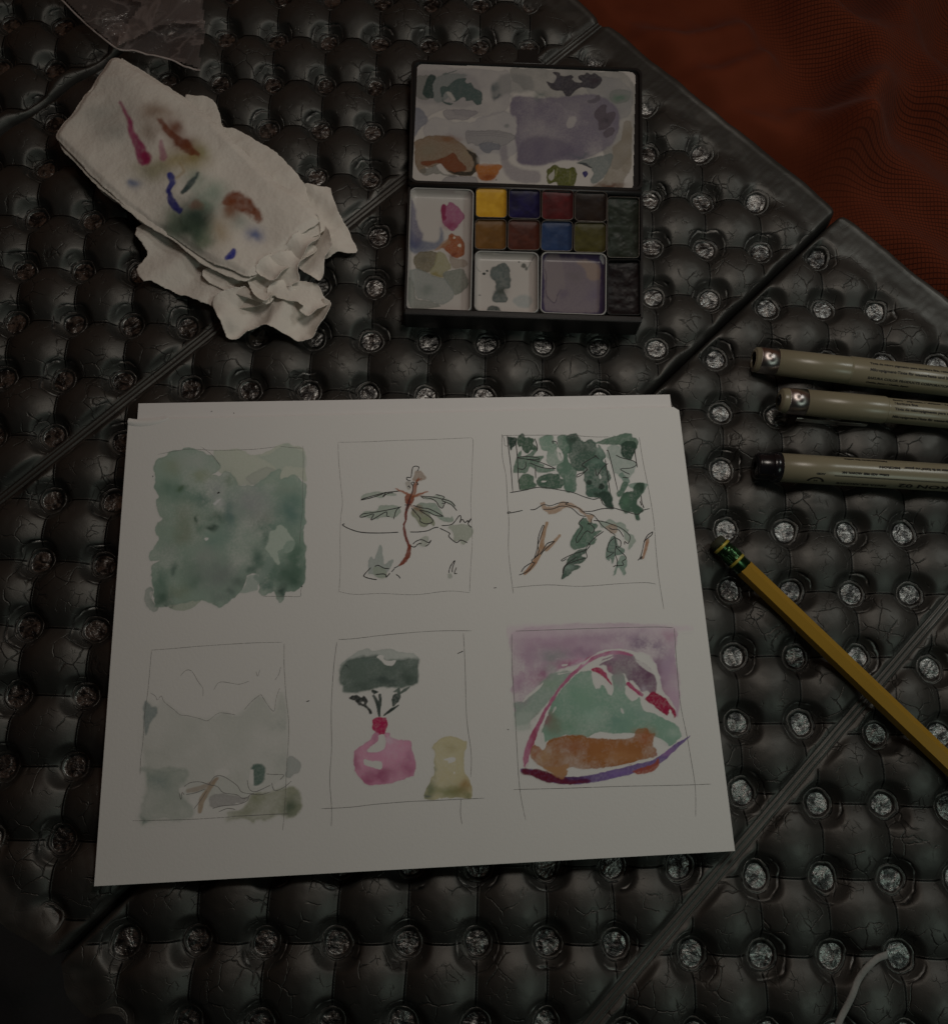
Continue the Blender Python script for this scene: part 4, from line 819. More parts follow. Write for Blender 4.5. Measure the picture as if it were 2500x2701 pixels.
# white mixing surface in the lid
wq = at('B', [(232,155),(1562,206),(1546,930),(202,880)], 8.4)
w = Wash('B', (185,135,1590,950), 8.4, PB_REF, .3, ENAM)
CX, CY = project(np.stack([w.X.ravel(), w.Y.ravel(), np.full(w.X.size, 8.4)], 1))
fx, fy, sc = FR['PL']; uL = ((CX-fx)/sc).reshape(w.X.shape); vL = ((CY-fy)/sc).reshape(w.X.shape)
fx, fy, sc = FR['PR']; uR = ((CX-fx)/sc).reshape(w.X.shape); vR = ((CY-fy)/sc).reshape(w.X.shape)
w.u, w.v = uL, vL; w.cov[:] = 1
for L_, c_, a_ in (([(195,300),(700,290),(1250,330),(1500,420),(1450,900),(1000,1000),(600,900),(200,1000)], (98,90,88), .5), ([(400,1000),(900,1050),(1300,900),(1600,1000),(1560,1500),(1100,1600),(700,1350),(300,1250)], (97,90,90), .5), ([(1500,330),(2200,320),(3100,400),(3250,900),(3200,1500),(2900,1700),(2700,1200),(2200,800),(1700,600)], (92,86,80), .6), ([(2500,500),(3000,450),(3200,700),(3100,1000),(2800,900)], (94,88,86), .5)):
    w.poly(L_, c_, a_, 14, .22, warp=22, ws=120, var=.5)
w.poly([(200,400),(420,330),(900,380),(1050,500),(1100,700),(900,860),(500,820),(200,760)], (96,88,86), .5, 30, 0)
w.poly([(402,560),(430,480),(560,400),(760,380),(900,410),(820,470),(700,520),(640,600),(660,700),(560,780),(470,780),(430,700)], (84,84,80), .8, 12, .2)
w.poly([(195,450),(280,410),(380,430),(340,640),(380,740),(200,710)], (82,78,72), .8, 8, .3)
w.poly([(290,640),(330,500),(380,400),(430,395),(480,430),(440,500),(420,560),(440,640),(430,720),(360,725),(310,690)], (30,42,38), .95, 8, .2)
w.poly([(535,620),(550,570),(600,560),(640,560),(700,500),(800,450),(885,445),(885,510),(960,515),(990,570),(1050,610),(1115,650),(1110,780),(1060,825),(1010,800),(980,760),(900,770),(870,710),(820,720),(720,770),(640,680),(600,640),(560,720),(600,770),(710,800),(640,815),(570,770)], (48,58,54), .95, 7, .35)
w.hole([(620,640),(680,650),(740,750),(700,760),(650,700)], .75, 8); w.stroke([(560,390),(620,380),(660,370),(750,350)], [10,20,14,16], (60,66,62), .8, 4, warp=8)
w.poly([(1240,640),(1260,560),(1310,480),(1400,400),(1600,390),(1800,440),(1800,620),(1500,660),(1380,690),(1300,740),(1260,740)], (86,82,78), .6, 30, 0)
w.blob(1290,600,50,80,(52,58,58),.8); w.blob(1320,715,55,25,(44,50,52),.85)
w.poly([(1500,820),(1540,720),(1640,690),(1900,720),(2300,700),(2700,680),(3000,900),(2960,1300),(2700,1500),(2500,1580),(2200,1600),(1900,1660),(1620,1620),(1600,1450),(1560,1280),(1590,1180),(1580,1000),(1510,940)], (80,70,78), .85, 20, .15, var=.4, vs=300)
w.poly([(1600,1450),(1700,1300),(1900,1250),(2200,1300),(2400,1450),(2200,1560),(1880,1665),(1620,1625)], (66,56,68), .55, 40, .1)
w.poly([(170,900),(230,860),(300,920),(360,1010),(330,1080),(240,1160),(180,1260)], (78,76,82), .8, 12, .2)
w.poly([(570,960),(600,890),(780,885),(960,890),(1060,930),(940,1000),(850,1040),(760,1020),(650,1030)], (86,78,80), .6, 6, .4)
w.poly([(890,1180),(1000,1175),(1350,1175),(1580,1250),(1480,1350),(1380,1400),(1300,1340),(1150,1330),(1060,1390),(960,1350),(920,1360),(880,1280)], (88,82,80), .6, 6, .45)
for yy in (1200,1225,1250): w.stroke([(910,yy),(1200,yy-8),(1450,yy+20)], 7, (74,66,68), .5, 4)
w.poly([(1060,1380),(1120,1340),(1250,1335),(1360,1380),(1340,1440),(1260,1450),(1200,1490),(1130,1470)], (74,72,76), .8, 6, .3)
w.poly([(1350,1450),(1450,1380),(1480,1600),(1640,1700),(1900,1750),(1880,1900),(1560,1880),(1420,1750)], (84,74,78), .6, 25, 0)
w.poly([(175,1440),(180,1330),(300,1270),(480,1240),(640,1250),(740,1300),(850,1370),(920,1450),(1020,1500),(1070,1570),(1050,1700),(960,1800),(800,1800),(640,1750),(560,1640),(500,1640),(400,1700),(330,1680),(330,1760),(260,1760),(190,1640)], (92,72,54), .92, 8, .55)
w.blob(640,1290,160,40,(88,52,28),.8); w.blob(380,1450,160,110,(90,80,64),.7); w.blob(900,1500,80,80,(100,84,64),.7)
w.poly([(900,1440),(1020,1500),(1075,1570),(1050,1700),(960,1800),(820,1800),(640,1740),(800,1740),(940,1740),(1000,1650),(980,1560)], (30,26,20), .92, 9, .3)
w.poly([(270,1600),(420,1590),(600,1540),(720,1480),(780,1580),(860,1640),(890,1720),(760,1750),(620,1720),(540,1640),(440,1640),(330,1670),(280,1650)], (84,40,20), .92, 7, .4)
w.poly([(240,1720),(420,1690),(460,1640),(560,1760),(700,1790),(780,1800),(700,1825),(600,1800),(440,1770),(320,1800)], (78,74,66), .7, 7, .3)
w.poly([(550,1880),(640,1810),(960,1810),(1050,1850),(1050,1930),(900,1930),(560,1900)], (84,76,76), .6, 8, .3)
w.poly([(1040,1650),(1200,1630),(1390,1660),(1340,1740),(1290,1830),(1180,1880),(1080,1840),(1030,1740)], (122,66,22), .95, 10, .15); w.blob(1180,1810,100,50,(96,40,12),.85); w.hole([(1060,1520),(1340,1500),(1340,1630),(1080,1650)], .6, 25)
w.dab(1303,1860,9,9,(24,24,22)); w.dab(1450,1110,35,28,(70,72,68),.6,5,.5)
w.u, w.v = uR, vR
w.poly([(320,495),(420,510),(460,430),(415,380),(430,360),(490,370),(520,410),(600,420),(660,400),(690,430),(680,460),(720,500),(820,500),(770,450),(770,410),(850,400),(880,370),(930,400),(980,370),(1030,400),(1090,460),(1080,510),(1030,570),(960,595),(870,575),(740,600),(660,690),(600,700),(560,650),(540,630),(400,600),(360,560)], (38,34,38), .93, 6, .3)
w.blob(480,500,60,60,(54,48,54),.5); w.blob(980,480,60,50,(44,34,36),.6)
w.poly([(1195,720),(1200,650),(1300,600),(1450,620),(1500,650),(1470,740),(1380,795),(1250,795)], (84,82,76), .7, 10, .2); w.blob(1340,730,110,45,(60,78,62),.85)
w.poly([(880,760),(980,730),(1000,690),(1060,690),(1050,760),(960,800)], (66,58,62), .85, 8)
w.poly([(985,930),(1050,850),(1100,820),(1150,830),(1145,930),(1200,920),(1270,920),(1270,1000),(1210,1090),(1160,1140),(1060,1170),(1040,1100),(1040,1050),(990,990)], (62,52,56), .9, 6, .25); w.blob(1150,1040,60,40,(44,38,42),.7)
w.poly([(1110,1220),(1160,1150),(1260,1140),(1250,1220),(1160,1270),(1120,1260)], (64,54,58), .85, 6, .4)
w.blob(230,690,70,60,(70,74,68),.7); w.hole([(600,1080),(640,990),(740,990),(700,1120),(620,1140)], .5, 12)
w.poly([(1240,1400),(1350,1300),(1400,1060),(1500,1080),(1500,1400),(1500,1700),(1400,1850),(1350,1980),(960,1980),(1100,1850),(1200,1650),(1230,1500)], (92,80,66), .75, 15, .2, var=.4); w.blob(1200,1950,200,50,(64,34,18),.9)
w.poly([(740,1620),(900,1560),(1100,1520),(1240,1500),(1200,1680),(1080,1850),(960,1920),(930,1860),(970,1780),(930,1680),(850,1640)], (76,78,74), .85, 10, .3)
w.stroke([(760,1630),(850,1640),(940,1690)], [6,40,20], (26,32,34), .9, 5); w.blob(800,1530,180,30,(56,60,62),.6)
w.poly([(320,1780),(340,1720),(440,1650),(500,1690),(560,1690),(620,1700),(700,1690),(740,1760),(730,1850),(690,1960),(560,1975),(490,1950),(450,1890),(350,1920),(330,1860)], (56,56,14), .95, 6, .35)
w.hole([(350,1800),(410,1740),(430,1720),(425,1830),(390,1870),(360,1850)], .75); w.stroke([(470,1700),(450,1800)], 14, (104,98,62), .7); w.stroke([(650,1740),(640,1900)], 18, (88,84,40), .7, 6)
w.poly([(825,1750),(880,1740),(885,1790),(855,1830),(830,1790)], (16,14,60), .95, 5)
d = sdf(w.X, w.Y, rrect(wq, 2.6, 8)); w.c *= 1
w.build('mixing_surface', paint_mat('glossy_mixing_enamel', .38, .00002, 500, .4), LID, keep=(d < .12))

def pan(qfr, quad, r, top, rim_mat, rim_w, fill_z, fill_fn, name='pan', sub='paint', mat_fill=None, wall=1.0, label=None, drop=5.2):
    q = at(qfr, quad, top)[:, :2]; O = rrect(q, r, 7); I = rrect(q, max(r-rim_w, .5), 7, rim_w); n = len(O)
    V = [(*p, top-drop) for p in O]+[(*p, top-.15) for p in O]+[(*p, top) for p in O*.7+I*.3]+[(*p, top) for p in O*.3+I*.7]+[(*p, top-.2) for p in I]+[(*p, fill_z-.6) for p in I]
    F = []
    for k_ in range(5):
        for i in range(n): F.append((k_*n+i, k_*n+(i+1) % n, (k_+1)*n+(i+1) % n, (k_+1)*n+i))
    P = mk(name, V, F, rim_mat, pal, smooth=False, loc=(*q.mean(0), top-drop), label=label)
    step = .3; lo = I.min(0); hi = I.max(0); xs = np.arange(lo[0]-step, hi[0]+step, step); ys = np.arange(lo[1]-step, hi[1]+step, step)
    X, Y = np.meshgrid(xs, ys, indexing='ij'); d = sdf(X, Y, I)
    Z, C = fill_fn(X, Y, d, fill_z)
    V = np.stack([X.ravel(), Y.ravel(), Z.ravel()], 1); F = grid_faces(len(xs), len(ys), (d < .25).ravel())
    V, F, C = compact(V, F, C.reshape(-1, 3)); mk(sub, V, F, mat_fill, P, col=C)
    return P
M_wet = paint_mat('moist_pan_paint', .48, .00005, 300, .3)
M_tray = paint_mat('mixing_tray_enamel', .33, .00002, 400, .4)
def solid(c, seed, dish=.5, lump=.18, c2=None):
    def f(X, Y, d, z):
        nn = fbm(X/4.2, Y/4.2, seed, 3); Z = z-dish*(1-np.exp(d/2.2))+lump*nn+.25*np.exp(d/.8)
        a = np.array(c); b_ = np.array(c2 if c2 is not None else [min(x*1.6, 1) for x in c]); t = np.clip(.4+.8*fbm(X/2.4, Y/2.4, seed+5, 3), 0, 1)
        return Z, a+(b_-a)*t[..., None]
    return f
S_ = [  # four corners in the close survey, colour
 ('yellow', [(55,50),(378,55),(376,362),(52,355)], (.50,.27,.018), (.62,.36,.03)),
 ('deep blue', [(390,58),(718,68),(716,372),(386,364)], (.006,.005,.030), (.012,.010,.07)),
 ('crimson', [(728,68),(1055,78),(1052,385),(724,378)], (.055,.007,.008), (.10,.012,.014)),
 ('umber', [(1064,80),(1392,92),(1388,402),(1058,392)], (.010,.006,.005), (.020,.012,.008)),
 ('ochre', [(48,370),(372,372),(370,685),(44,680)], (.12,.055,.010), (.17,.08,.018)),
 ('brown', [(384,372),(712,378),(712,692),(378,688)], (.050,.012,.007), (.09,.022,.012)),
 ('blue', [(722,384),(1046,390),(1040,702),(714,698)], (.012,.030,.085), (.020,.046,.12)),
 ('olive', [(1056,396),(1388,404),(1382,716),(1050,710)], (.040,.036,.006), (.070,.062,.012))]
for i, (nm, qd, c, c2) in enumerate(S_):
    pan('PD', qd, 2.0, 10.3, M_rim, .38, 8.9 if i else 9.3, solid(c, 11+i*3, c2=c2), mat_fill=M_wet, label=nm+' paint pan')
pan('PD', [(1392,142),(1722,150),(1718,770),(1388,765)], 1.6, 10.3, M_rim, .38, 8.7, solid((.012,.017,.012), 51, .8, .7, (.03,.04,.03)), mat_fill=M_wet, label='long dark green paint pan')
pan('PC', [(1288,205),(1700,205),(1706,905),(1284,895)], 1.4, 10.1, M_black, .4, 8.0, solid((.003,.002,.003), 57, .8, .6, (.008,.004,.005)), mat_fill=paint_mat('glossy_black_paint', .5, .00005, 300, .3), label='long pan of glossy black paint')
# three white mixing trays with painted washes inside
def tray(fr, quad, box, draw, zf, depth, name_label, r=2.2, rimw=.55, base=ENAM, ref=PB_REF):
    w = Wash(fr, box, 10.3-depth, ref, .27, base); w.cov[:] = 1; draw(w)
    q = at(fr, quad, 10.5)[:, :2]; O = rrect(q, r, 8); I = rrect(q, r-rimw*.6, 8, rimw); n = len(O)
    V = [(*p, 5.0) for p in O]+[(*p, 10.3) for p in O]+[(*p, 10.5) for p in O*.7+I*.3]+[(*p, 10.5) for p in O*.3+I*.7]+[(*p, 10.2) for p in I]; F = []
    for k_ in range(4):
        for i in range(n): F.append((k_*n+i, k_*n+(i+1) % n, (k_+1)*n+(i+1) % n, (k_+1)*n+i))
    P = mk('mixing_tray', V, F, M_rimw, pal, smooth=False, loc=(*q.mean(0), 5), label=name_label)
    d = sdf(w.X, w.Y, I); zb = 10.25-depth
    Z = zb+depth*np.clip(1-np.sqrt(np.clip(1-(1-np.clip(-d, 0, 2.4)/2.4)**2.6, 0, 1)), 0, 1)*.96
    w.build('tray_floor', M_tray, P, zf=lambda X, Y: Z, keep=(d < .27))
def draw1(w):
    w.poly([(160,700),(300,800),(520,830),(560,640),(600,820),(480,940),(160,980)], (70,72,84), .8, 25, 0)
    w.poly([(165,330),(220,380),(260,620),(330,780),(160,900)], (70,64,78), .8, 22, 0); w.blob(230,880,90,70,(52,54,74),.8)
    w.poly([(570,370),(600,330),(640,360),(680,305),(780,370),(875,500),(800,600),(760,660),(700,685),(640,640),(575,560)], (112,58,78), .95, 5, .3); w.poly([(570,370),(605,335),(640,370),(620,480),(640,520),(600,560),(572,500)], (96,20,46), .9, 8); w.blob(680,620,90,50,(96,26,52),.85)
    w.poly([(545,910),(640,820),(680,740),(720,725),(760,760),(810,760),(870,840),(880,950),(850,1020),(760,1050),(680,1000),(600,920)], (108,52,24), .95, 6, .3); w.blob(740,1000,60,40,(84,30,14),.8); w.poly([(480,950),(640,800),(690,850),(600,910)], (112,80,56), .7, 8)
    w.dab(810,885,24,24,(118,104,90),1); w.dab(738,780,16,18,(118,104,90),1)
    w.poly([(670,1030),(760,1060),(860,1060),(920,1120),(850,1170),(720,1180)], (100,84,70), .7, 10, .2)
    w.poly([(205,1060),(280,970),(440,960),(520,990),(480,1120),(420,1220),(340,1230),(240,1180)], (84,74,56), .9, 8, .55); w.blob(340,1060,90,60,(66,60,50),.6)
    w.poly([(500,1000),(560,960),(640,1040),(700,1180),(600,1240),(580,1310),(420,1240),(480,1120)], (104,96,66), .8, 10, .2); w.blob(500,1270,90,30,(96,80,34),.7)
    w.poly([(600,1240),(760,1200),(860,1200),(920,1340),(900,1440),(760,1540),(680,1420),(600,1310)], (82,82,72), .85, 8, .45)
    w.poly([(160,1230),(240,1190),(480,1280),(640,1340),(740,1530),(600,1660),(380,1600),(250,1580),(220,1450),(160,1320)], (92,92,86), .75, 10, .35); w.poly([(150,1330),(220,1450),(240,1590),(400,1610),(560,1690),(150,1700)], (78,80,72), .7, 8, .35); w.blob(380,1470,110,80,(74,78,70),.6)
tray('PB', [(158,112),(1000,140),(962,1760),(105,1735)], (80,60,1060,1800), draw1, 0, 3.6, 'long white mixing tray with pink and orange stains', 2.6)
w_b = lambda c: c
def draw2(w):
    w.poly([(500,1150),(760,1120),(800,1500),(760,1640),(600,1660),(480,1500)], (80,84,80), 0.0, 10)
    P2 = lambda L: [((1000+x*.4329-w_fx)/w_sc, (100+y*.4329-w_fy)/w_sc) for x, y in L]
    w_fx, w_fy, w_sc = FR['B'][0], FR['B'][1], FR['B'][2]
    w.poly([(690,1400),(750,1372),(785,1400),(797,1460),(795,1520),(760,1540),(780,1590),(740,1612),(690,1600),(690,1560),(710,1500),(672,1450)], (58,62,58), .92, 4, .35); w.blob(740,1545,30,30,(34,38,32),.85,10); w.blob(720,1440,40,30,(72,76,72),.5,10)
    w.dab(637,1434,11,8,(28,32,28),1,2); w.dab(657,1418,8,6,(36,40,36),1,2); w.dab(880,1385,16,14,(46,46,40),.85,5); w.dab(895,1405,10,12,(56,56,50),.8,3); w.dab(851,1363,5,5,(50,50,44),.9,1); w.dab(612,1566,8,4,(60,62,58),.8,2)
    w.stroke([(590,1405),(605,1418),(615,1422)], 3, (44,46,42), .9, 1.5, 1); w.stroke([(905,1400),(925,1365),(940,1345)], 4, (70,72,70), .8, 2, 1)
    w.poly([(650,1672),(665,1648),(690,1636),(720,1645),(745,1672)], (40,46,42), .9, 3, .3)
    w.poly([(820,1580),(880,1560),(930,1590),(900,1640),(830,1630)], (88,94,92), .5, 10)
tray('B', [(583,1292),(972,1303),(972,1676),(578,1662)], (560,1270,1000,1700), draw2, 0, 3.2, 'square white mixing tray with a grey smear', 2.6)
def draw3(w):
    w.poly([(500,210),(700,200),(1000,215),(1180,260),(1200,420),(1190,640),(1180,820),(1100,870),(600,860),(500,800),(500,500)], (84,72,74), .93, 14, 0)
    w.poly([(500,210),(700,210),(760,560),(660,700),(630,745),(540,690),(510,520)], (90,78,76), .7, 10, 0); w.stroke([(505,320),(525,420),(518,600),(550,690),(630,748),(670,640),(710,580)], [8,10,8,12,10,8,6], (44,34,46), .85, 4, 5)
    w.poly([(900,230),(1100,240),(1190,300),(1190,450),(1050,450),(1000,330)], (104,84,70), .7, 18, 0); w.blob(880,420,110,80,(74,64,64),.7); w.blob(720,640,70,70,(66,54,66),.6); w.blob(1120,640,120,110,(72,60,74),.6)
    w.poly([(1185,205),(1215,190),(1245,280),(1225,270)], (120,118,114), .8, 5)
def pre3(w): w.c[:] = w.col((42,32,52)); draw3(w)
tray('PC', [(462,105),(1282,128),(1275,905),(446,875)], (430,60,1310,930), pre3, 0, 3.2, 'square mixing tray stained purple', 2.6)

# ================================================================== PAPER TOWEL
def m_towel():
    m = NT('soft_paper_towel'); a = m.n('Attribute', attribute_name='paint'); co = m.coord()
    m.set(base_color=a.outputs['Color'], roughness=.95); m.b.inputs['Specular IOR Level'].default_value = .1; m.b.inputs['Sheen Weight'].default_value = .1
    wv = m.n('TexVoronoi'); wv.inputs['Scale'].default_value = 620; m.l(co, wv.inputs['Vector'])
    hsum = m.math('ADD', m.math('MULTIPLY', wv.outputs['Distance'], .5), m.math('MULTIPLY', m.noise(co, 300, 5, .65), 1.3)); m.l(m.bump(hsum, .00022), m.b.inputs['Normal'])
    tr = m.n('BsdfTranslucent'); m.l(a.outputs['Color'], tr.inputs['Color']); mx = m.n('MixShader'); mx.inputs[0].default_value = .18
    m.l(m.b.outputs[0], mx.inputs[1]); m.l(tr.outputs[0], mx.inputs[2]); m.l(mx.outputs[0], m.o.inputs['Surface']); return m.m
M_tow = m_towel(); TW_ = np.array([.88, .83, .76])
tow = thing('paper_towel', 'crumpled folded white paper towel blotted with pink, rust, blue and green paint', 'paper towel', tuple(at('A', [(900, 900)], 0)[0]))
def sheet(fr, pts, z, hf, seed, rag=.6, step=.5, draw=None, ref=(112,104,96), smooth_n=3, tint=1.0, curl=0.0):
    p = np.array(pts, float); pw = at(fr, p, z*.66)[:, :2]; pl = catmull(pw, smooth_n, True)
    lo = pl.min(0)-2; hi = pl.max(0)+2
    if draw:
        w = Wash(fr, (p[:,0].min()-15, p[:,1].min()-15, p[:,0].max()+15, p[:,1].max()+15), z*.66, ref, step, TW_); draw(w); X, Y, C = w.X, w.Y, w.c
        xs, ys = w.xs, w.ys
    else:
        xs = np.arange(lo[0], hi[0], step); ys = np.arange(lo[1], hi[1], step); X, Y = np.meshgrid(xs, ys, indexing='ij'); C = np.ones(X.shape+(3,))*TW_*tint
    z = z*.66; d = sdf(X, Y, pl)+rag*fbm(X/2.4, Y/2.4, seed, 3)*.8+.5*fbm(X/6, Y/6, seed+1, 2)
    Z = z+hf(X, Y, d)
    if curl: Z = Z+curl*np.exp(d/3.0)
    gxd, gyd = np.gradient(d, xs, ys); gn = np.hypot(gxd, gyd)+1e-6; pull = np.clip(d, 0, step*1.2)   # draw the outermost row of points onto the outline
    X = X-gxd/gn*pull; Y = Y-gyd/gn*pull
    V = np.stack([X.ravel(), Y.ravel(), Z.ravel()], 1); F = grid_faces(len(xs), len(ys), (d < step).ravel()); V, F, C = compact(V, F, C.reshape(-1, 3))
    o = mk('sheet_layer', V, F, M_tow, tow, col=C); sm = o.modifiers.new('thickness', 'SOLIDIFY'); sm.thickness = .0002; sm.offset = -1
    return o
def crump(seed, A=1.2, wl=16, ridged=.5):
    return lambda X, Y, d: A*fbm(X/wl, Y/wl, seed, 4)+ridged*A*(1-np.abs(fbm(X/wl*.8, Y/wl*.8, seed+3, 3))*3)*.7
# lower layers
sheet('A', [(900,478),(960,470),(1035,482),(1070,545),(1090,612),(1150,625),(1230,672),(1350,742),(1400,800),(1475,880),(1480,1010),(1200,900),(1000,700)], 5.5, crump(3, 1.0, 14), 1)
sheet('A', [(1330,800),(1440,900),(1500,902),(1555,915),(1612,912),(1635,1000),(1690,1110),(1745,1215),(1700,1240),(1640,1228),(1590,1250),(1500,1230),(1400,1100)], 4.5, lambda X, Y, d: 1.4*np.sin((X*.8+Y)*.32+.6*fbm(X/9, Y/9, 4, 2))*.9+.8*fbm(X/8, Y/8, 7, 3), 2, .4)
sheet('A', [(385,780),(480,800),(700,1000),(760,1090),(690,1085),(640,1035),(560,985),(490,930),(470,890),(400,820)], 7, crump(8, .6, 12), 3, .3)
sheet('A', [(668,1105),(720,1078),(900,1150),(1100,1290),(1320,1400),(1300,1480),(1100,1500),(1000,1480),(880,1430),(740,1372),(700,1365),(662,1305),(720,1240),(712,1205),(675,1160)], 4.0, lambda X, Y, d: 1.2*fbm(X/13, Y/13, 9, 3)+1.0*np.sin((X-Y)*.22), 4, .9, tint=.97)
sheet('T2', [(60,1270),(120,1180),(400,1100),(700,1150),(900,1100),(1100,1180),(1290,1230),(1335,1290),(1280,1390),(1180,1500),(1120,1600),(980,1635),(850,1590),(700,1540),(580,1490),(520,1520),(410,1535),(330,1590),(210,1605),(180,1540),(120,1390)], 2.6, lambda X, Y, d: 3.0*np.sin((X*.9-Y*.35)*.30+1.0+fbm(X/8, Y/8, 15, 2))+1.0*fbm(X/11, Y/11, 14, 2)+1.6*np.exp(d/2.2), 5, .25, tint=.98)
sheet('T2', [(-60,860),(60,860),(220,1010),(380,1080),(700,1120),(640,1250),(520,1210),(300,1130),(120,1060),(-40,960)], 7.5, lambda X, Y, d: .8*fbm(X/9, Y/9, 16, 3)+.7*np.sin((X+Y)*.35), 6, .3)
sheet('T2', [(640,1150),(700,1050),(850,980),(1060,1000),(1180,1030),(1240,1130),(1310,1235),(1180,1320),(1080,1390),(1000,1330),(1050,1300),(960,1240),(880,1230),(760,1200),(700,1170),(650,1245)], 6.5, lambda X, Y, d: 1.4*np.sin((X*.6+Y*.9)*.28)+1.0*fbm(X/10, Y/10, 18, 2)+1.0*np.exp(d/1.5), 7, .4)
sheet('T2', [(1000,560),(1200,380),(1290,450),(1330,560),(1350,660),(1310,720),(1260,790),(1255,940),(1200,1020),(1100,960),(1010,880),(960,760)], 7.5, lambda X, Y, d: 2.2*np.sin((X-Y*.4)*.28+.8)+1.0*fbm(X/10, Y/10, 20, 2)+1.3*np.exp(d/1.8), 8, .25)
sheet('T2', [(440,900),(620,800),(860,700),(1120,600),(1160,660),(1060,760),(980,880),(1000,1000),(880,1040),(780,1060),(700,1060),(640,1240),(520,1180),(440,1020)], 9.0, lambda X, Y, d: 2.0*np.sin((X*.5+Y)*.24+1.5)+1.0*fbm(X/10, Y/10, 22, 2)+1.4*np.exp(d/1.8), 9, .25)
sheet('T2', [(560,930),(520,860),(700,700),(860,600),(1000,470),(1120,330),(1190,300),(1215,420),(1190,520),(1110,640),(1000,770),(900,815),(860,860),(760,980),(690,1000),(620,960)], 12.0, lambda X, Y, d: 1.7*np.sin((X+Y*1.1)*.25+.3)+1.0*fbm(X/9, Y/9, 24, 2)+1.6*np.exp(d/1.5), 10, .2)
def tdraw(w):
    for a in [(480,560,130,60,(98,96,88),.45),(560,640,90,50,(96,92,84),.5),(760,560,80,50,(96,74,58),.8),(730,640,60,70,(98,80,66),.7),(850,640,50,60,(78,36,16),.9),(910,710,60,40,(80,36,16),.9),(960,760,50,40,(90,60,24),.8),(880,790,110,60,(104,86,36),.7),(740,830,90,40,(92,84,54),.7),(980,740,60,50,(96,90,52),.6),
        (655,885,30,24,(66,72,92),.85),(1120,1030,40,40,(84,54,34),.7),(940,1060,110,70,(30,38,32),.9),(900,1100,100,50,(38,46,36),.85),(980,1140,60,60,(60,70,54),.75),(1020,960,80,60,(72,82,74),.6),
        (1000,1010,60,50,(60,72,60),.7),(850,1050,60,60,(70,80,66),.6),(1080,1130,60,80,(104,82,50),.6),(1170,1080,60,50,(80,84,80),.6),(1240,1145,40,35,(56,62,92),.9),(1050,920,60,50,(80,88,78),.5),(960,880,50,50,(70,80,70),.6),(860,1130,60,40,(64,72,60),.6)]:
        w.blob(*a, w=14, clip=False)
    w.stroke([(585,500),(625,570),(650,650),(680,720),(700,775)], [10,22,34,50,60], (104,34,58), .92, 8, 5); w.dab(715,770,26,26,(100,10,42),.9,6,.4); w.stroke([(790,700),(800,770)], [20,40], (108,56,70), .7, 8)
    w.stroke([(775,590),(830,650),(900,710),(960,750)], [14,40,50,30], (76,30,12), .85, 8, 8); w.stroke([(835,860),(845,890),(820,930)], [34,30,24], (24,26,86), .95, 5, 4); w.stroke([(822,930),(840,980),(880,1030)], [20,46,30], (26,24,78), .95, 5, 6)
    w.stroke([(890,940),(930,900),(970,850)], [26,30,10], (30,38,38), .9, 6, 5); w.stroke([(1105,1265),(1130,1250),(1140,1225)], [16,36,22], (30,32,92), .95, 4, 3); w.dab(960,1010,30,24,(94,46,30),.6,8,.6)
    w.stroke([(880,800),(900,840),(860,870)], 10, (104,78,30), .5, 8)
    w.stroke([(1110,990),(1150,975),(1200,1000),(1262,1060)], [50,90,80,30], (84,38,18), .9, 14, 10); w.blob(1120,1020,30,40,(88,52,32),.7,10,False)
    w.blob(945,1070,75,65,(26,34,28),.9,20,False); w.blob(895,1105,70,34,(32,40,32),.8,20,False); w.blob(955,1140,40,60,(36,44,36),.8,20,False); w.blob(1010,1180,40,30,(54,62,46),.7,14,False)
def top_h(X, Y, d):
    s_ = (X*.72-Y*.69); t_ = (X*.69+Y*.72)
    return 1.1*fbm(X/20, Y/20, 31, 4)+.9*np.exp(-((t_-TC-3-.04*s_)/3.0)**2)*0+1.0*np.sin(t_*.16+s_*.05)*.8-1.3*sstep(-3.0, 0, d)+.6*(1-3*np.abs(fbm(X/26, Y/26, 33, 2)))
TC = 0
mids = [(560,300),(640,310),(850,440),(1020,570),(1190,740),(1340,880),(1460,960),(1545,1040),(1580,1120),(1480,1180),(1300,1300),(1240,1350),(1160,1370),(960,1270),(860,1180),(690,1080),(490,920),(380,810),(300,720),(290,650),(330,590)]
sheet('A', mids, 11.0, crump(27, .6, 18, .4), 11, .3)
sheet('A', [(530,278),(570,272),(610,295),(830,425),(1010,555),(1090,630),(1180,722),(1330,868),(1450,945),(1555,1048),(1550,1085),(1470,1140),(1385,1212),(1300,1290),(1215,1345),(1130,1310),(1000,1262),(880,1172),(700,1062),(500,902),(390,795),(292,692),(274,645),(312,585),(350,545),(402,450),(455,380),(500,320)], 14.0, top_h, 12, .12, step=.45, draw=tdraw)

# ================================================================== CLEAR PLASTIC BAG
m = NT('clear_plastic_film'); co = m.coord()
tr = m.n('BsdfTransparent'); tr.inputs['Color'].default_value = (.90, .86, .85, 1); gl_ = m.n('BsdfGlossy'); gl_.inputs['Roughness'].default_value = .22; df = m.n('BsdfDiffuse'); df.inputs['Color'].default_value = (.55, .50, .50, 1)
nz = m.noise(co, 60, 5, .6, 1.0); bp = m.bump(m.math('ABSOLUTE', m.math('SUBTRACT', nz, .5)), .004); m.l(bp, gl_.inputs['Normal'])
lw = m.n('LayerWeight'); lw.inputs['Blend'].default_value = .35; m.l(bp, lw.inputs['Normal'])
m1_ = m.n('MixShader'); m1_.inputs[0].default_value = .4; m.l(df.outputs[0], m1_.inputs[1]); m.l(gl_.outputs[0], m1_.inputs[2])
wr = m.math('SUBTRACT', 1.0, m.smap(m.math('ABSOLUTE', m.math('SUBTRACT', m.noise(co, 42, 3, .5, .6), .5)), 0, .035))
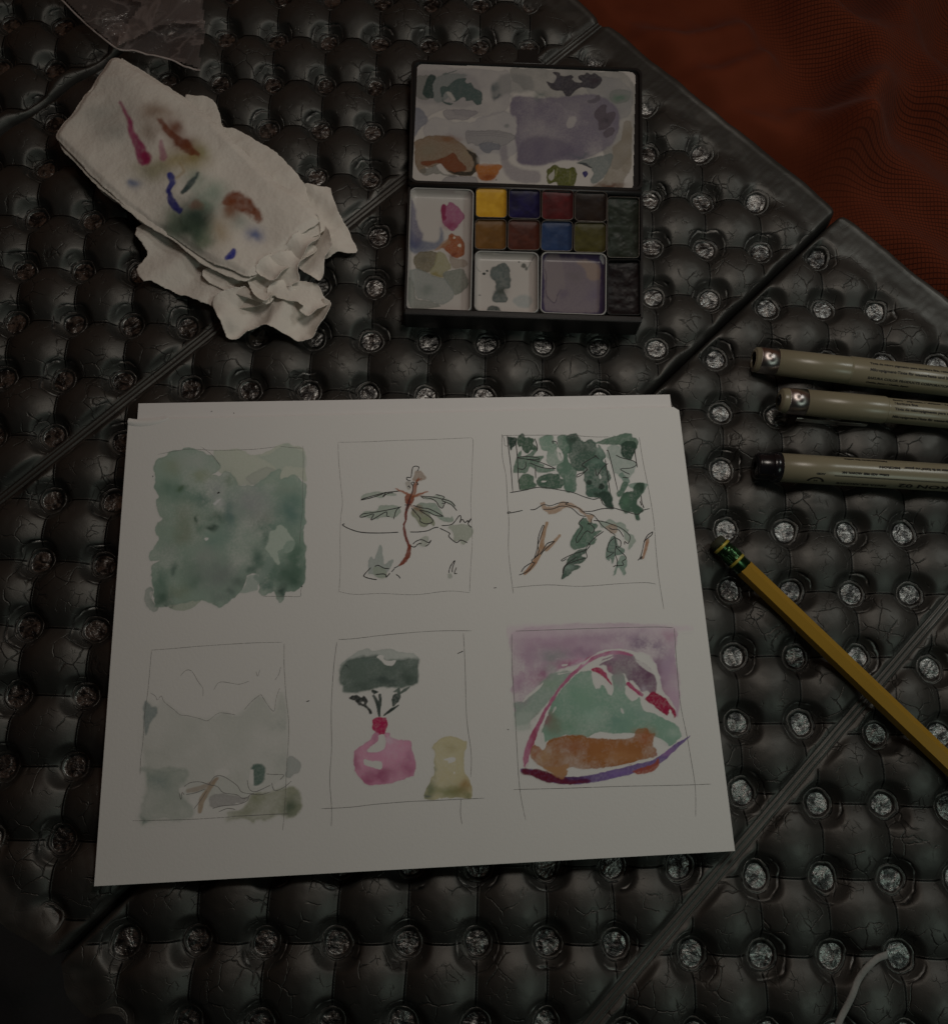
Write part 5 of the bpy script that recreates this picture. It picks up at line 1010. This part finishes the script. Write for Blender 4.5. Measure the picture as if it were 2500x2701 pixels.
fa = m.math('ADD', m.math('MULTIPLY', lw.outputs['Fresnel'], .35), m.math('MULTIPLY', wr, .20)); fa = m.math('ADD', fa, .17, clamp=True)
m2_ = m.n('MixShader'); m.l(fa, m2_.inputs[0]); m.l(tr.outputs[0], m2_.inputs[1]); m.l(m1_.outputs[0], m2_.inputs[2]); m.l(m2_.outputs[0], m.o.inputs['Surface']); M_film = m.m
M_seam = simple('white_heat_sealed_seam', (.50, .44, .42), .5, var=.2, nscale=900)
bag = thing('plastic_bag', 'clear crinkled plastic bag corner with a pale sealed seam at the top left', 'plastic bag', tuple(at('T1', [(560, 120)], 5)[0]))
def film(pts, z, seed):
    pl = at('T1', pts, z)[:, :2]; lo = pl.min(0); hi = pl.max(0); xs = np.arange(lo[0]-1, hi[0]+1, 1.0); ys = np.arange(lo[1]-1, hi[1]+1, 1.0)
    X, Y = np.meshgrid(xs, ys, indexing='ij'); d = sdf(X, Y, pl); Z = z+2.6*fbm(X/26, Y/26, seed, 3)+2.2*(1-3*np.abs(fbm((X+.6*Y)/34, (Y-.6*X)/90, seed+2, 2)))*.6
    V = np.stack([X.ravel(), Y.ravel(), Z.ravel()], 1); F = grid_faces(len(xs), len(ys), (d < .4).ravel()); V, F = compact(V, F); mk('film', V, F, M_film, bag)
film([(130,-20),(285,150),(430,262),(600,290),(730,325),(880,382),(885,280),(910,180),(900,100),(885,40),(890,-250),(100,-300)], 6.5, 3)
film([(420,-20),(560,20),(440,200),(440,262),(650,150),(860,130),(905,190),(900,90),(880,-250),(400,-250)], 8.5, 9)
sl = at('T1', catmull([(60,-80),(130,0),(215,85),(285,150),(340,195),(430,262),(520,272),(600,292),(730,325),(800,358),(880,381)], 6), 6.5)
k = np.arange(len(sl)); sl[:, 2] += .8*fbm(k/4.0, k*0., 5, 2); V = []; F = []; n = len(sl)
for i in range(n):
    t = sl[min(i+1, n-1)]-sl[max(i-1, 0)]; t /= np.linalg.norm(t); u = np.cross(t, [0,0,1.]); rr = .38+.14*vnoise(np.array([i*.8]), np.array([0.]), 3)[0]
    for j in range(8): a = 2*PI*j/8; V.append(sl[i]+u*math.cos(a)*rr+np.array([0,0,1.])*math.sin(a)*rr*.7)
for i in range(n-1):
    for j in range(8): F.append((i*8+j, i*8+(j+1) % 8, (i+1)*8+(j+1) % 8, (i+1)*8+j))
mk('seam', V, F, M_seam, bag)

# ================================================================== PENS
M_pen = simple('beige_pen_plastic', (.24, .215, .145), .30, var=.05, nscale=200, bump=.00001)
M_chrome = simple('mirror_chrome_band', (.60, .54, .52), .42, 1.0, var=.03)
M_chrome.node_tree.nodes['Principled BSDF'].inputs['Anisotropic'].default_value = .8
M_pblack = simple('black_pen_plug', (.008, .007, .009), .22)
M_print = simple('black_pen_print', (.012, .010, .008), .6)
def text_mesh(txt, size, bold=0.0):
    cu = bpy.data.curves.new('t', 'FONT'); cu.body = txt; cu.size = size; cu.offset = bold; cu.resolution_u = 2
    ob = bpy.data.objects.new('t', cu); COL.objects.link(ob); bpy.context.view_layer.update()
    me = bpy.data.meshes.new_from_object(ob.evaluated_get(bpy.context.evaluated_depsgraph_get()))
    V = np.array([v.co[:] for v in me.vertices]); F = [tuple(p.vertices) for p in me.polygons]
    bpy.data.objects.remove(ob); bpy.data.curves.remove(cu); bpy.data.meshes.remove(me); return V, F
class Pen:
    def __init__(s, name, label, A, B, group):
        s.A = np.array(A, float); s.B = np.array(B, float); s.d = (s.B-s.A)/np.linalg.norm(s.B-s.A)
        s.t = thing(name, label, 'pen', (s.A[0], s.A[1], 0), group)
        mid = s.A+s.d*30; vw = CAM_LOC-mid; vw -= s.d*vw.dot(s.d); s.w = vw/np.linalg.norm(vw); s.u = np.cross(s.w, s.d)   # w faces the viewer side, u points up the page
        if s.u[1] < 0: s.u = -s.u
    def part(s, name, prof, mat, parent=None, seg=48):
        V, F = lathe(s.A, s.B, prof, seg); return mk(name, V, F, mat, parent or s.t, smooth=True)
    def print(s, name, txt, t0, frac, size, R, flip=False, mat=None, bold=.06, parent=None, L=None):
        V, F = text_mesh(txt, size, bold)
        if L: V[:, 0] *= L/V[:, 0].max()
        th0 = math.asin(1-2*frac)     # 0 top edge seen, 1 bottom edge seen
        x = V[:, 0]; y = V[:, 1]
        if flip: x = V[:, 0].max()-x; y = -y
        y = y*1.12; th = th0+y/R; P = s.A+np.outer(t0+x, s.d)+(np.outer(np.sin(th), s.u)+np.outer(np.cos(th), s.w))*(R+.025)
        mk(name, P, F, mat or M_print, parent or s.t, smooth=False)
def smooth_edge(t0, t1, r, e=.35): return [(t0, r-e), (t0+e*.4, r-e*.25), (t0+e, r), (t1-e, r), (t1-e*.4, r-e*.25), (t1, r-e)]
def width_mm(fr, p, q, z): a = at(fr, [p, q], z); return np.linalg.norm(a[0]-a[1])
GP_ = 'fineliner pens lying on the right of the mat'
# pen 1
z1 = 4.6; A1 = at('N2', [(145,368)], z1)[0]; B1 = at('D', [(1848,415)], z1)[0]; Lv = B1-A1; L1 = np.linalg.norm(Lv); B1x = A1+Lv/L1*150
tt = lambda fr, p, A, B: float((at(fr, [p], z1)[0]-A).dot((B-A)/np.linalg.norm(B-A)))
pen = Pen('fineliner_pen', 'beige capped fineliner pen with chrome band, the uppermost of the three', A1, B1x, GP_)
b0 = tt('N2', (215,375), A1, B1x); b1 = tt('N2', (468,400), A1, B1x); c1_ = tt('N2', (1495,515), A1, B1x)
R1 = width_mm('N2', (430,200), (410,545), z1)/2*.985; R2 = width_mm('D', (1400,275), (1385,455), z1)/2*.98
cap = pen.part('cap', [(0, R1*.62), (.1, R1*.8), (.5, R1*.93), (b0, R1*.95), (b0+.01, R1*.96), (b1, R1*.97), (b1+.05, R1), (c1_-.6, R1*1.03), (c1_-.15, R1*1.01), (c1_, R1*.9)], M_pen)
pen.part('chrome_band', [(b0, R1*.955), (b0+.1, R1*.99), (b1-.1, R1*1.01), (b1, R1*.97)], M_chrome, cap)
pen.part('barrel', [(c1_-1, R1*.88), (c1_+.4, R2), (c1_+30, R2*1.0), (150, R2*1.0)], M_pen)
t0 = tt('N1', (320,560), A1, B1x)
def tlen(fr, a, b_): return width_mm(fr, a, b_, z1)
pen.print('printed_text', 'Tinta de micro pigmento para escritura fina, resistente al agua', t0, .20, 1.25, R2, L=tlen('N1', (325,390), (2060,620)))
pen.print('printed_text', 'Mikropigment-Tinte f\u00fcr wasserfeste und lichtbest\u00e4ndige', t0, .42, 1.35, R2, L=tlen('N1', (330,500), (2160,720)))
pen.print('printed_text', 'SAKURA COLOR PRODUCTS CORPORATION', t0-.2, .70, 1.2, R2, bold=.06, L=tlen('N1', (310,640), (1770,820)))
pen.print('printed_text', 'Osaka, Japan / Osaka, Japan', t0-.1, .84, .95, R2, L=tlen('N1', (310,705), (1070,800)))
# pen 2
A2 = at('N2', [(560,955)], z1)[0]; B2 = at('D', [(1848,652)], z1)[0]; d2 = (B2-A2)/np.linalg.norm(B2-A2); B2x = A2+d2*150
pen = Pen('fineliner_pen', 'beige capped fineliner pen with a thin metal clip, the middle one of the three', A2, B2x, GP_)
b0 = tt('N2', (620,965), A2, B2x); b1 = tt('N2', (882,985), A2, B2x); c1_ = tt('D', (1400,605), A2, B2x)
R1 = width_mm('N2', (870,805), (850,1160), z1)/2*.97; R2 = width_mm('D', (1480,545), (1470,705), z1)/2*.98
cap = pen.part('cap', [(-1.2, R1*.45), (-1.1, R1*.78), (-.4, R1*.9), (b0, R1*.95), (b1, R1*.97), (b1+.05, R1), (c1_-.6, R1*1.03), (c1_-.15, R1*1.01), (c1_, R1*.9)], M_pen)
pen.part('chrome_band', [(b0, R1*.955), (b0+.1, R1*.99), (b1-.1, R1*1.01), (b1, R1*.97)], M_chrome, cap)
pen.part('end_plug', [(-1.35, R1*.1), (-1.32, R1*.40), (-1.0, R1*.42)], M_pblack, cap)
pen.part('barrel', [(c1_-1, R1*.88), (c1_+.4, R2), (150, R2)], M_pen)
# metal clip: wraps the end at the upper side and a blade stands off the lower side
def strip(P0, P1, wdt, thk, upv, mat, parent, name, taper=1.0, bow=0.0):
    P0 = np.array(P0, float); P1 = np.array(P1, float); d = (P1-P0); L = np.linalg.norm(d); d /= L; sd = np.cross(upv, d); sd /= np.linalg.norm(sd); V = []; F = []; N = 12
    for i in range(N+1):
        t = i/N; ww = wdt*(1-(1-taper)*t)*(1 if 0 < i < N else .7); c = P0+d*L*t+np.array(upv)*bow*math.sin(t*PI)
        for a, b_ in ((-1,-1),(1,-1),(1,1),(-1,1)): V.append(c+sd*ww/2*a+np.array(upv)*thk/2*b_)
    for i in range(N):
        for j in range(4): F.append((i*4+j, i*4+(j+1) % 4, (i+1)*4+(j+1) % 4, (i+1)*4+j))
    F += [(3,2,1,0), (N*4, N*4+1, N*4+2, N*4+3)]
    return mk(name, V, F, mat, parent, smooth=False)
M_steel = simple('polished_clip_steel', (.45, .44, .42), .16, 1.0, var=.05)
cl0 = at('N2', (762,1228), 2.2)[0]; cl1 = at('N2', (1770,1312), 2.6)[0]
clip = strip(cl0, cl1, 2.4, .35, np.array([0.05, -.985, .17]), M_steel, pen.t, 'clip', .7, .25)
q0 = at('N2', (575,790), 7.0)[0]; q1 = at('N2', (860,815), 7.2)[0]; strip(q0, q1, .9, .5, np.array([0, .4, .9]), M_steel, clip, 'clip_arm', 1.0, .1)
t0 = tt('N1', (770,1240), A2, B2x)-.2
pen.print('printed_text', 'Encre \u00e0 pigments, r\u00e9sistante \u00e0 l\u2019eau, pour', t0, .10, 1.1, R2, L=tlen('N1', (755,1065), (2000,1165)))
pen.print('printed_text', 'l\u2019\u00e9criture fine', t0+.2, .24, 1.4, R2, bold=.06, L=tlen('N1', (780,1120), (1195,1165)))
pen.print('printed_text', 'Tinta de micropigmento para escritura', t0+.3, .46, 1.2, R2, L=tlen('N1', (790,1220), (1990,1330)))
pen.print('printed_text', 'Mikropigment-Tinte f\u00fcr wasserfeste und', t0, .76, 1.25, R2, bold=.06, L=tlen('N1', (765,1340), (2000,1450)))
# pen 3
A3 = at('N3', [(105,270)], z1)[0]; B3 = at('N3', [(1848,378)], z1)[0]; d3 = (B3-A3)/np.linalg.norm(B3-A3); B3x = A3+d3*150
pen = Pen('fineliner_pen', 'beige fineliner pen with black end plug and upside down print, the lowest of the three', A3, B3x, GP_)
e0 = tt('N3', (240,275), A3, B3x); e1 = tt('N3', (325,280), A3, B3x)
RE = width_mm('N3', (180,155), (180,392), z1)/2*.97; RG = width_mm('N3', (290,142), (285,398), z1)/2*.985; RB = width_mm('N3', (345,145), (335,400), z1)/2*.96
pen.part('end_plug', [(0, RE*.3), (.05, RE*.8), (.5, RE*.97), (1.0, RE), (e0-.3, RE), (e0, RG*.98), (e0+.4, RG*1.03), (e1-.2, RG*1.02), (e1+.1, RG*.9)], M_pblack)
RF = width_mm('N3', (1500,225), (1495,465), z1)/2*.98
pen.part('barrel', [(e1-.2, RB*.9), (e1+.1, RB), (e1+20, RB*.99), (e1+60, RF), (150, RF)], M_pen)
tq = lambda x, y: tt('N3', (x, y), A3, B3x)
pen.print('printed_text', 'TINTA DE ARCHIVE', tq(820,390), .88, 1.45, RB, flip=True, bold=.05, L=tlen('N3', (820,385), (1275,425)))
pen.print('printed_text', 'MICRON 02', tq(1370,430), .80, 2.5, RB, flip=True, L=tlen('N3', (1370,435), (2050,490)))
pen.print('printed_text', '0.30mm  ACID FREE  ARCHIVAL INK', tq(830,300), .50, 1.0, RB, flip=True, L=tlen('N3', (830,295), (1250,335)))
pen.print('printed_text', 'MICRON', tq(1160,268), .24, 1.1, RB, flip=True, L=tlen('N3', (1160,262), (1345,280)))
pen.print('printed_text', 'Encre pigment \u00e0 l\u2019eau et la lumi\u00e8re pour', tq(1380,280), .22, 1.15, RB, flip=True, L=tlen('N3', (1380,280), (2100,340)))
pen.print('printed_text', 'Permanent ink for fine writing', tq(860,185), .06, 1.0, RB, flip=True, L=tlen('N3', (860,185), (1240,225)))
pen.print('printed_text', 'ACID', tq(610,312), .60, .8, RB, flip=True, L=tlen('N3', (610,312), (690,320)))
def pen_line(pen, t0, t1, f0, f1, R, w_):
    V = []; F = []
    for i in range(13):
        t = t0+(t1-t0)*i/12
        for s_ in (-1, 1):
            th = math.asin(1-2*(f0+(f1-f0)*i/12))+s_*w_/2/R; V.append(pen.A+pen.d*t+(pen.u*math.sin(th)+pen.w*math.cos(th))*(R+.025))
    for i in range(12): F.append((2*i, 2*i+2, 2*i+3, 2*i+1))
    mk('printed_line', V, F, M_print, pen.t, smooth=False)
pen_line(pen, tq(775,345), 150, .66, .66, RB, .22)
# round archive emblem, an arched band with a small figure under it
V = []; F = []
cx = tq(628,385); 
def onpen(x, y, R): th = math.asin(1-2*.88)+y/R; return pen.A+pen.d*(cx+x)+(pen.u*math.sin(th)+pen.w*math.cos(th))*(R+.03)
for i in range(17):
    a = PI*i/16
    for rr in (2.0, 2.7): V.append(onpen(rr*math.cos(a)*1.25, rr*math.sin(a)*.85-.3, RB))
for i in range(16): F.append((2*i, 2*i+2, 2*i+3, 2*i+1))
mk('printed_emblem', V, F, M_print, pen.t, smooth=False)
V = []; F = []
for k_, (x0, x1, y0, y1) in enumerate([(-.7,-.35,-.2,.7), (.3,.7,-.2,.7), (-.7,.7,.15,.4)]):
    for x, y in ((x0,y0),(x1,y0),(x1,y1),(x0,y1)): V.append(onpen(x, y, RB))
    F.append(tuple(range(4*k_, 4*k_+4)))
mk('printed_figure', V, F, M_print, pen.t, smooth=False)

# ================================================================== PENCIL
zp = 4.0
PA = at('PE', [(868,912)], zp)[0]; PBx = at('I', [(1553,1582)], zp)[0]; dp = (PBx-PA)/np.linalg.norm(PBx-PA); PA[2] = zp
rp = width_mm('PE', (985,790), (755,1035), zp)/2*.98
E0 = PA-dp*width_mm('PE', (868,912), (300,405), zp)
pcl = thing('pencil', 'yellow hexagonal wooden pencil with a green and yellow ferrule beside the sheets', 'pencil', (*PA[:2], 0))
V, F = lathe(PA, PBx, [(-.05, rp*.9), (0, rp), (120, rp)], 6, twist=PI/6+.18); M_ypaint = simple('yellow_pencil_lacquer', (.37, .215, .024), .34, var=.06, nscale=120, bump=.00002)
mk('shaft', V, F, M_ypaint, pcl, smooth=False)
M_gfer = simple('green_metal_ferrule', (.035, .085, .035), .26, .9, var=.15); M_yband = simple('yellow_ferrule_band', (.42, .34, .05), .4, .2)
Lf = np.linalg.norm(PA-E0); pt = lambda x, y: float((at('PE', [(x, y)], zp)[0]-E0).dot(dp))
fe0 = pt(445,520); fr_ = rp*.97
prof = [(fe0-.9, fr_*.93), (fe0-.8, fr_), (pt(490,555)-.1, fr_), (pt(490,555), fr_*.95), (pt(540,600), fr_*.95)]
a_ = pt(575,635); b_ = pt(700,745)
for i in range(2): pass
prof += [(a_-.3, fr_*1.04), (a_, fr_*.99), (b_, fr_*.99), (b_+.3, fr_*1.04), (b_+.6, fr_*.97), (pt(868,905)+.1, fr_*.99), (pt(868,905)+.25, fr_*.9)]
V, F = lathe(E0, PA, prof, 48); fer = mk('ferrule', V, F, M_gfer, pcl)
y0 = pt(445,515); V, F = lathe(E0, PA, [(y0-.55, fr_), (y0-.5, fr_*1.035), (y0+.5, fr_*1.035), (y0+.55, fr_)], 40); mk('yellow_band', V, F, M_yband, fer)
y1 = pt(735,770); V, F = lathe(E0, PA, [(y1-.55, fr_), (y1-.5, fr_*1.035), (y1+.5, fr_*1.035), (y1+.55, fr_)], 40); mk('yellow_band', V, F, M_yband, fer)
b = MB()   # crimped flutes round the middle of the ferrule
u_ = np.cross(dp, [0,0,1.]); u_ /= np.linalg.norm(u_); w_ = np.cross(u_, dp)
for k_ in range(26):
    a = 2*PI*k_/26; rd = u_*math.cos(a)+w_*math.sin(a); tg = -u_*math.sin(a)+w_*math.cos(a); V = []
    for t in (a_+.15, b_-.15):
        for s_, h_ in ((-.17, .98), (-.08, 1.03), (.08, 1.03), (.17, .98)): V.append(E0+dp*t+rd*fr_*h_+tg*s_)
    b.add(V, [(0,1,5,4), (1,2,6,5), (2,3,7,6), (3,2,1,0), (4,5,6,7)])
o = b.build('ferrule_flutes', M_gfer, fer, smooth=False); o['kind'] = 'stuff'
V, F = lathe(E0, PA, [(.0, fr_*.45), (.15, fr_*.75), (.8, fr_*.92), (fe0-.5, fr_*.93)], 36); mk('eraser', V, F, simple('worn_dark_eraser', (.03, .032, .016), .8, var=.4, nscale=500, bump=.0003), pcl)

# ================================================================== CORD
cp = at('J', catmull([(1590,962),(1548,964),(1500,982),(1452,1022),(1412,1085),(1382,1150),(1352,1222),(1312,1296),(1270,1400),(1200,1520)], 8), 1.2)
n = len(cp); V = []; F = []
for i in range(n):
    c = cp[i].copy(); c[2] = 1.2-6.5*math.exp(-(i/5.0)**2)+.3*math.sin(i*.35)
    t = cp[min(i+1, n-1)]-cp[max(i-1, 0)]; t /= np.linalg.norm(t); u = np.cross(t, [0,0,1.])
    for j in range(10): a = 2*PI*j/10; V.append(c+u*math.cos(a)*1.15+np.array([0,0,1.])*math.sin(a)*.5)
for i in range(n-1):
    for j in range(10): F.append((i*10+j, i*10+(j+1) % 10, (i+1)*10+(j+1) % 10, (i+1)*10+j))
F += [tuple(range(9, -1, -1)), tuple(range((n-1)*10, n*10))]
org = tuple(cp[0])
o = mk('cord', V, F, simple('grey_flat_cord', (.26, .26, .25), .75, var=.2, nscale=1500, bump=.0002), loc=org); tag(o, 'pale grey flat cord curving out of a dimple at the bottom right', 'cord')
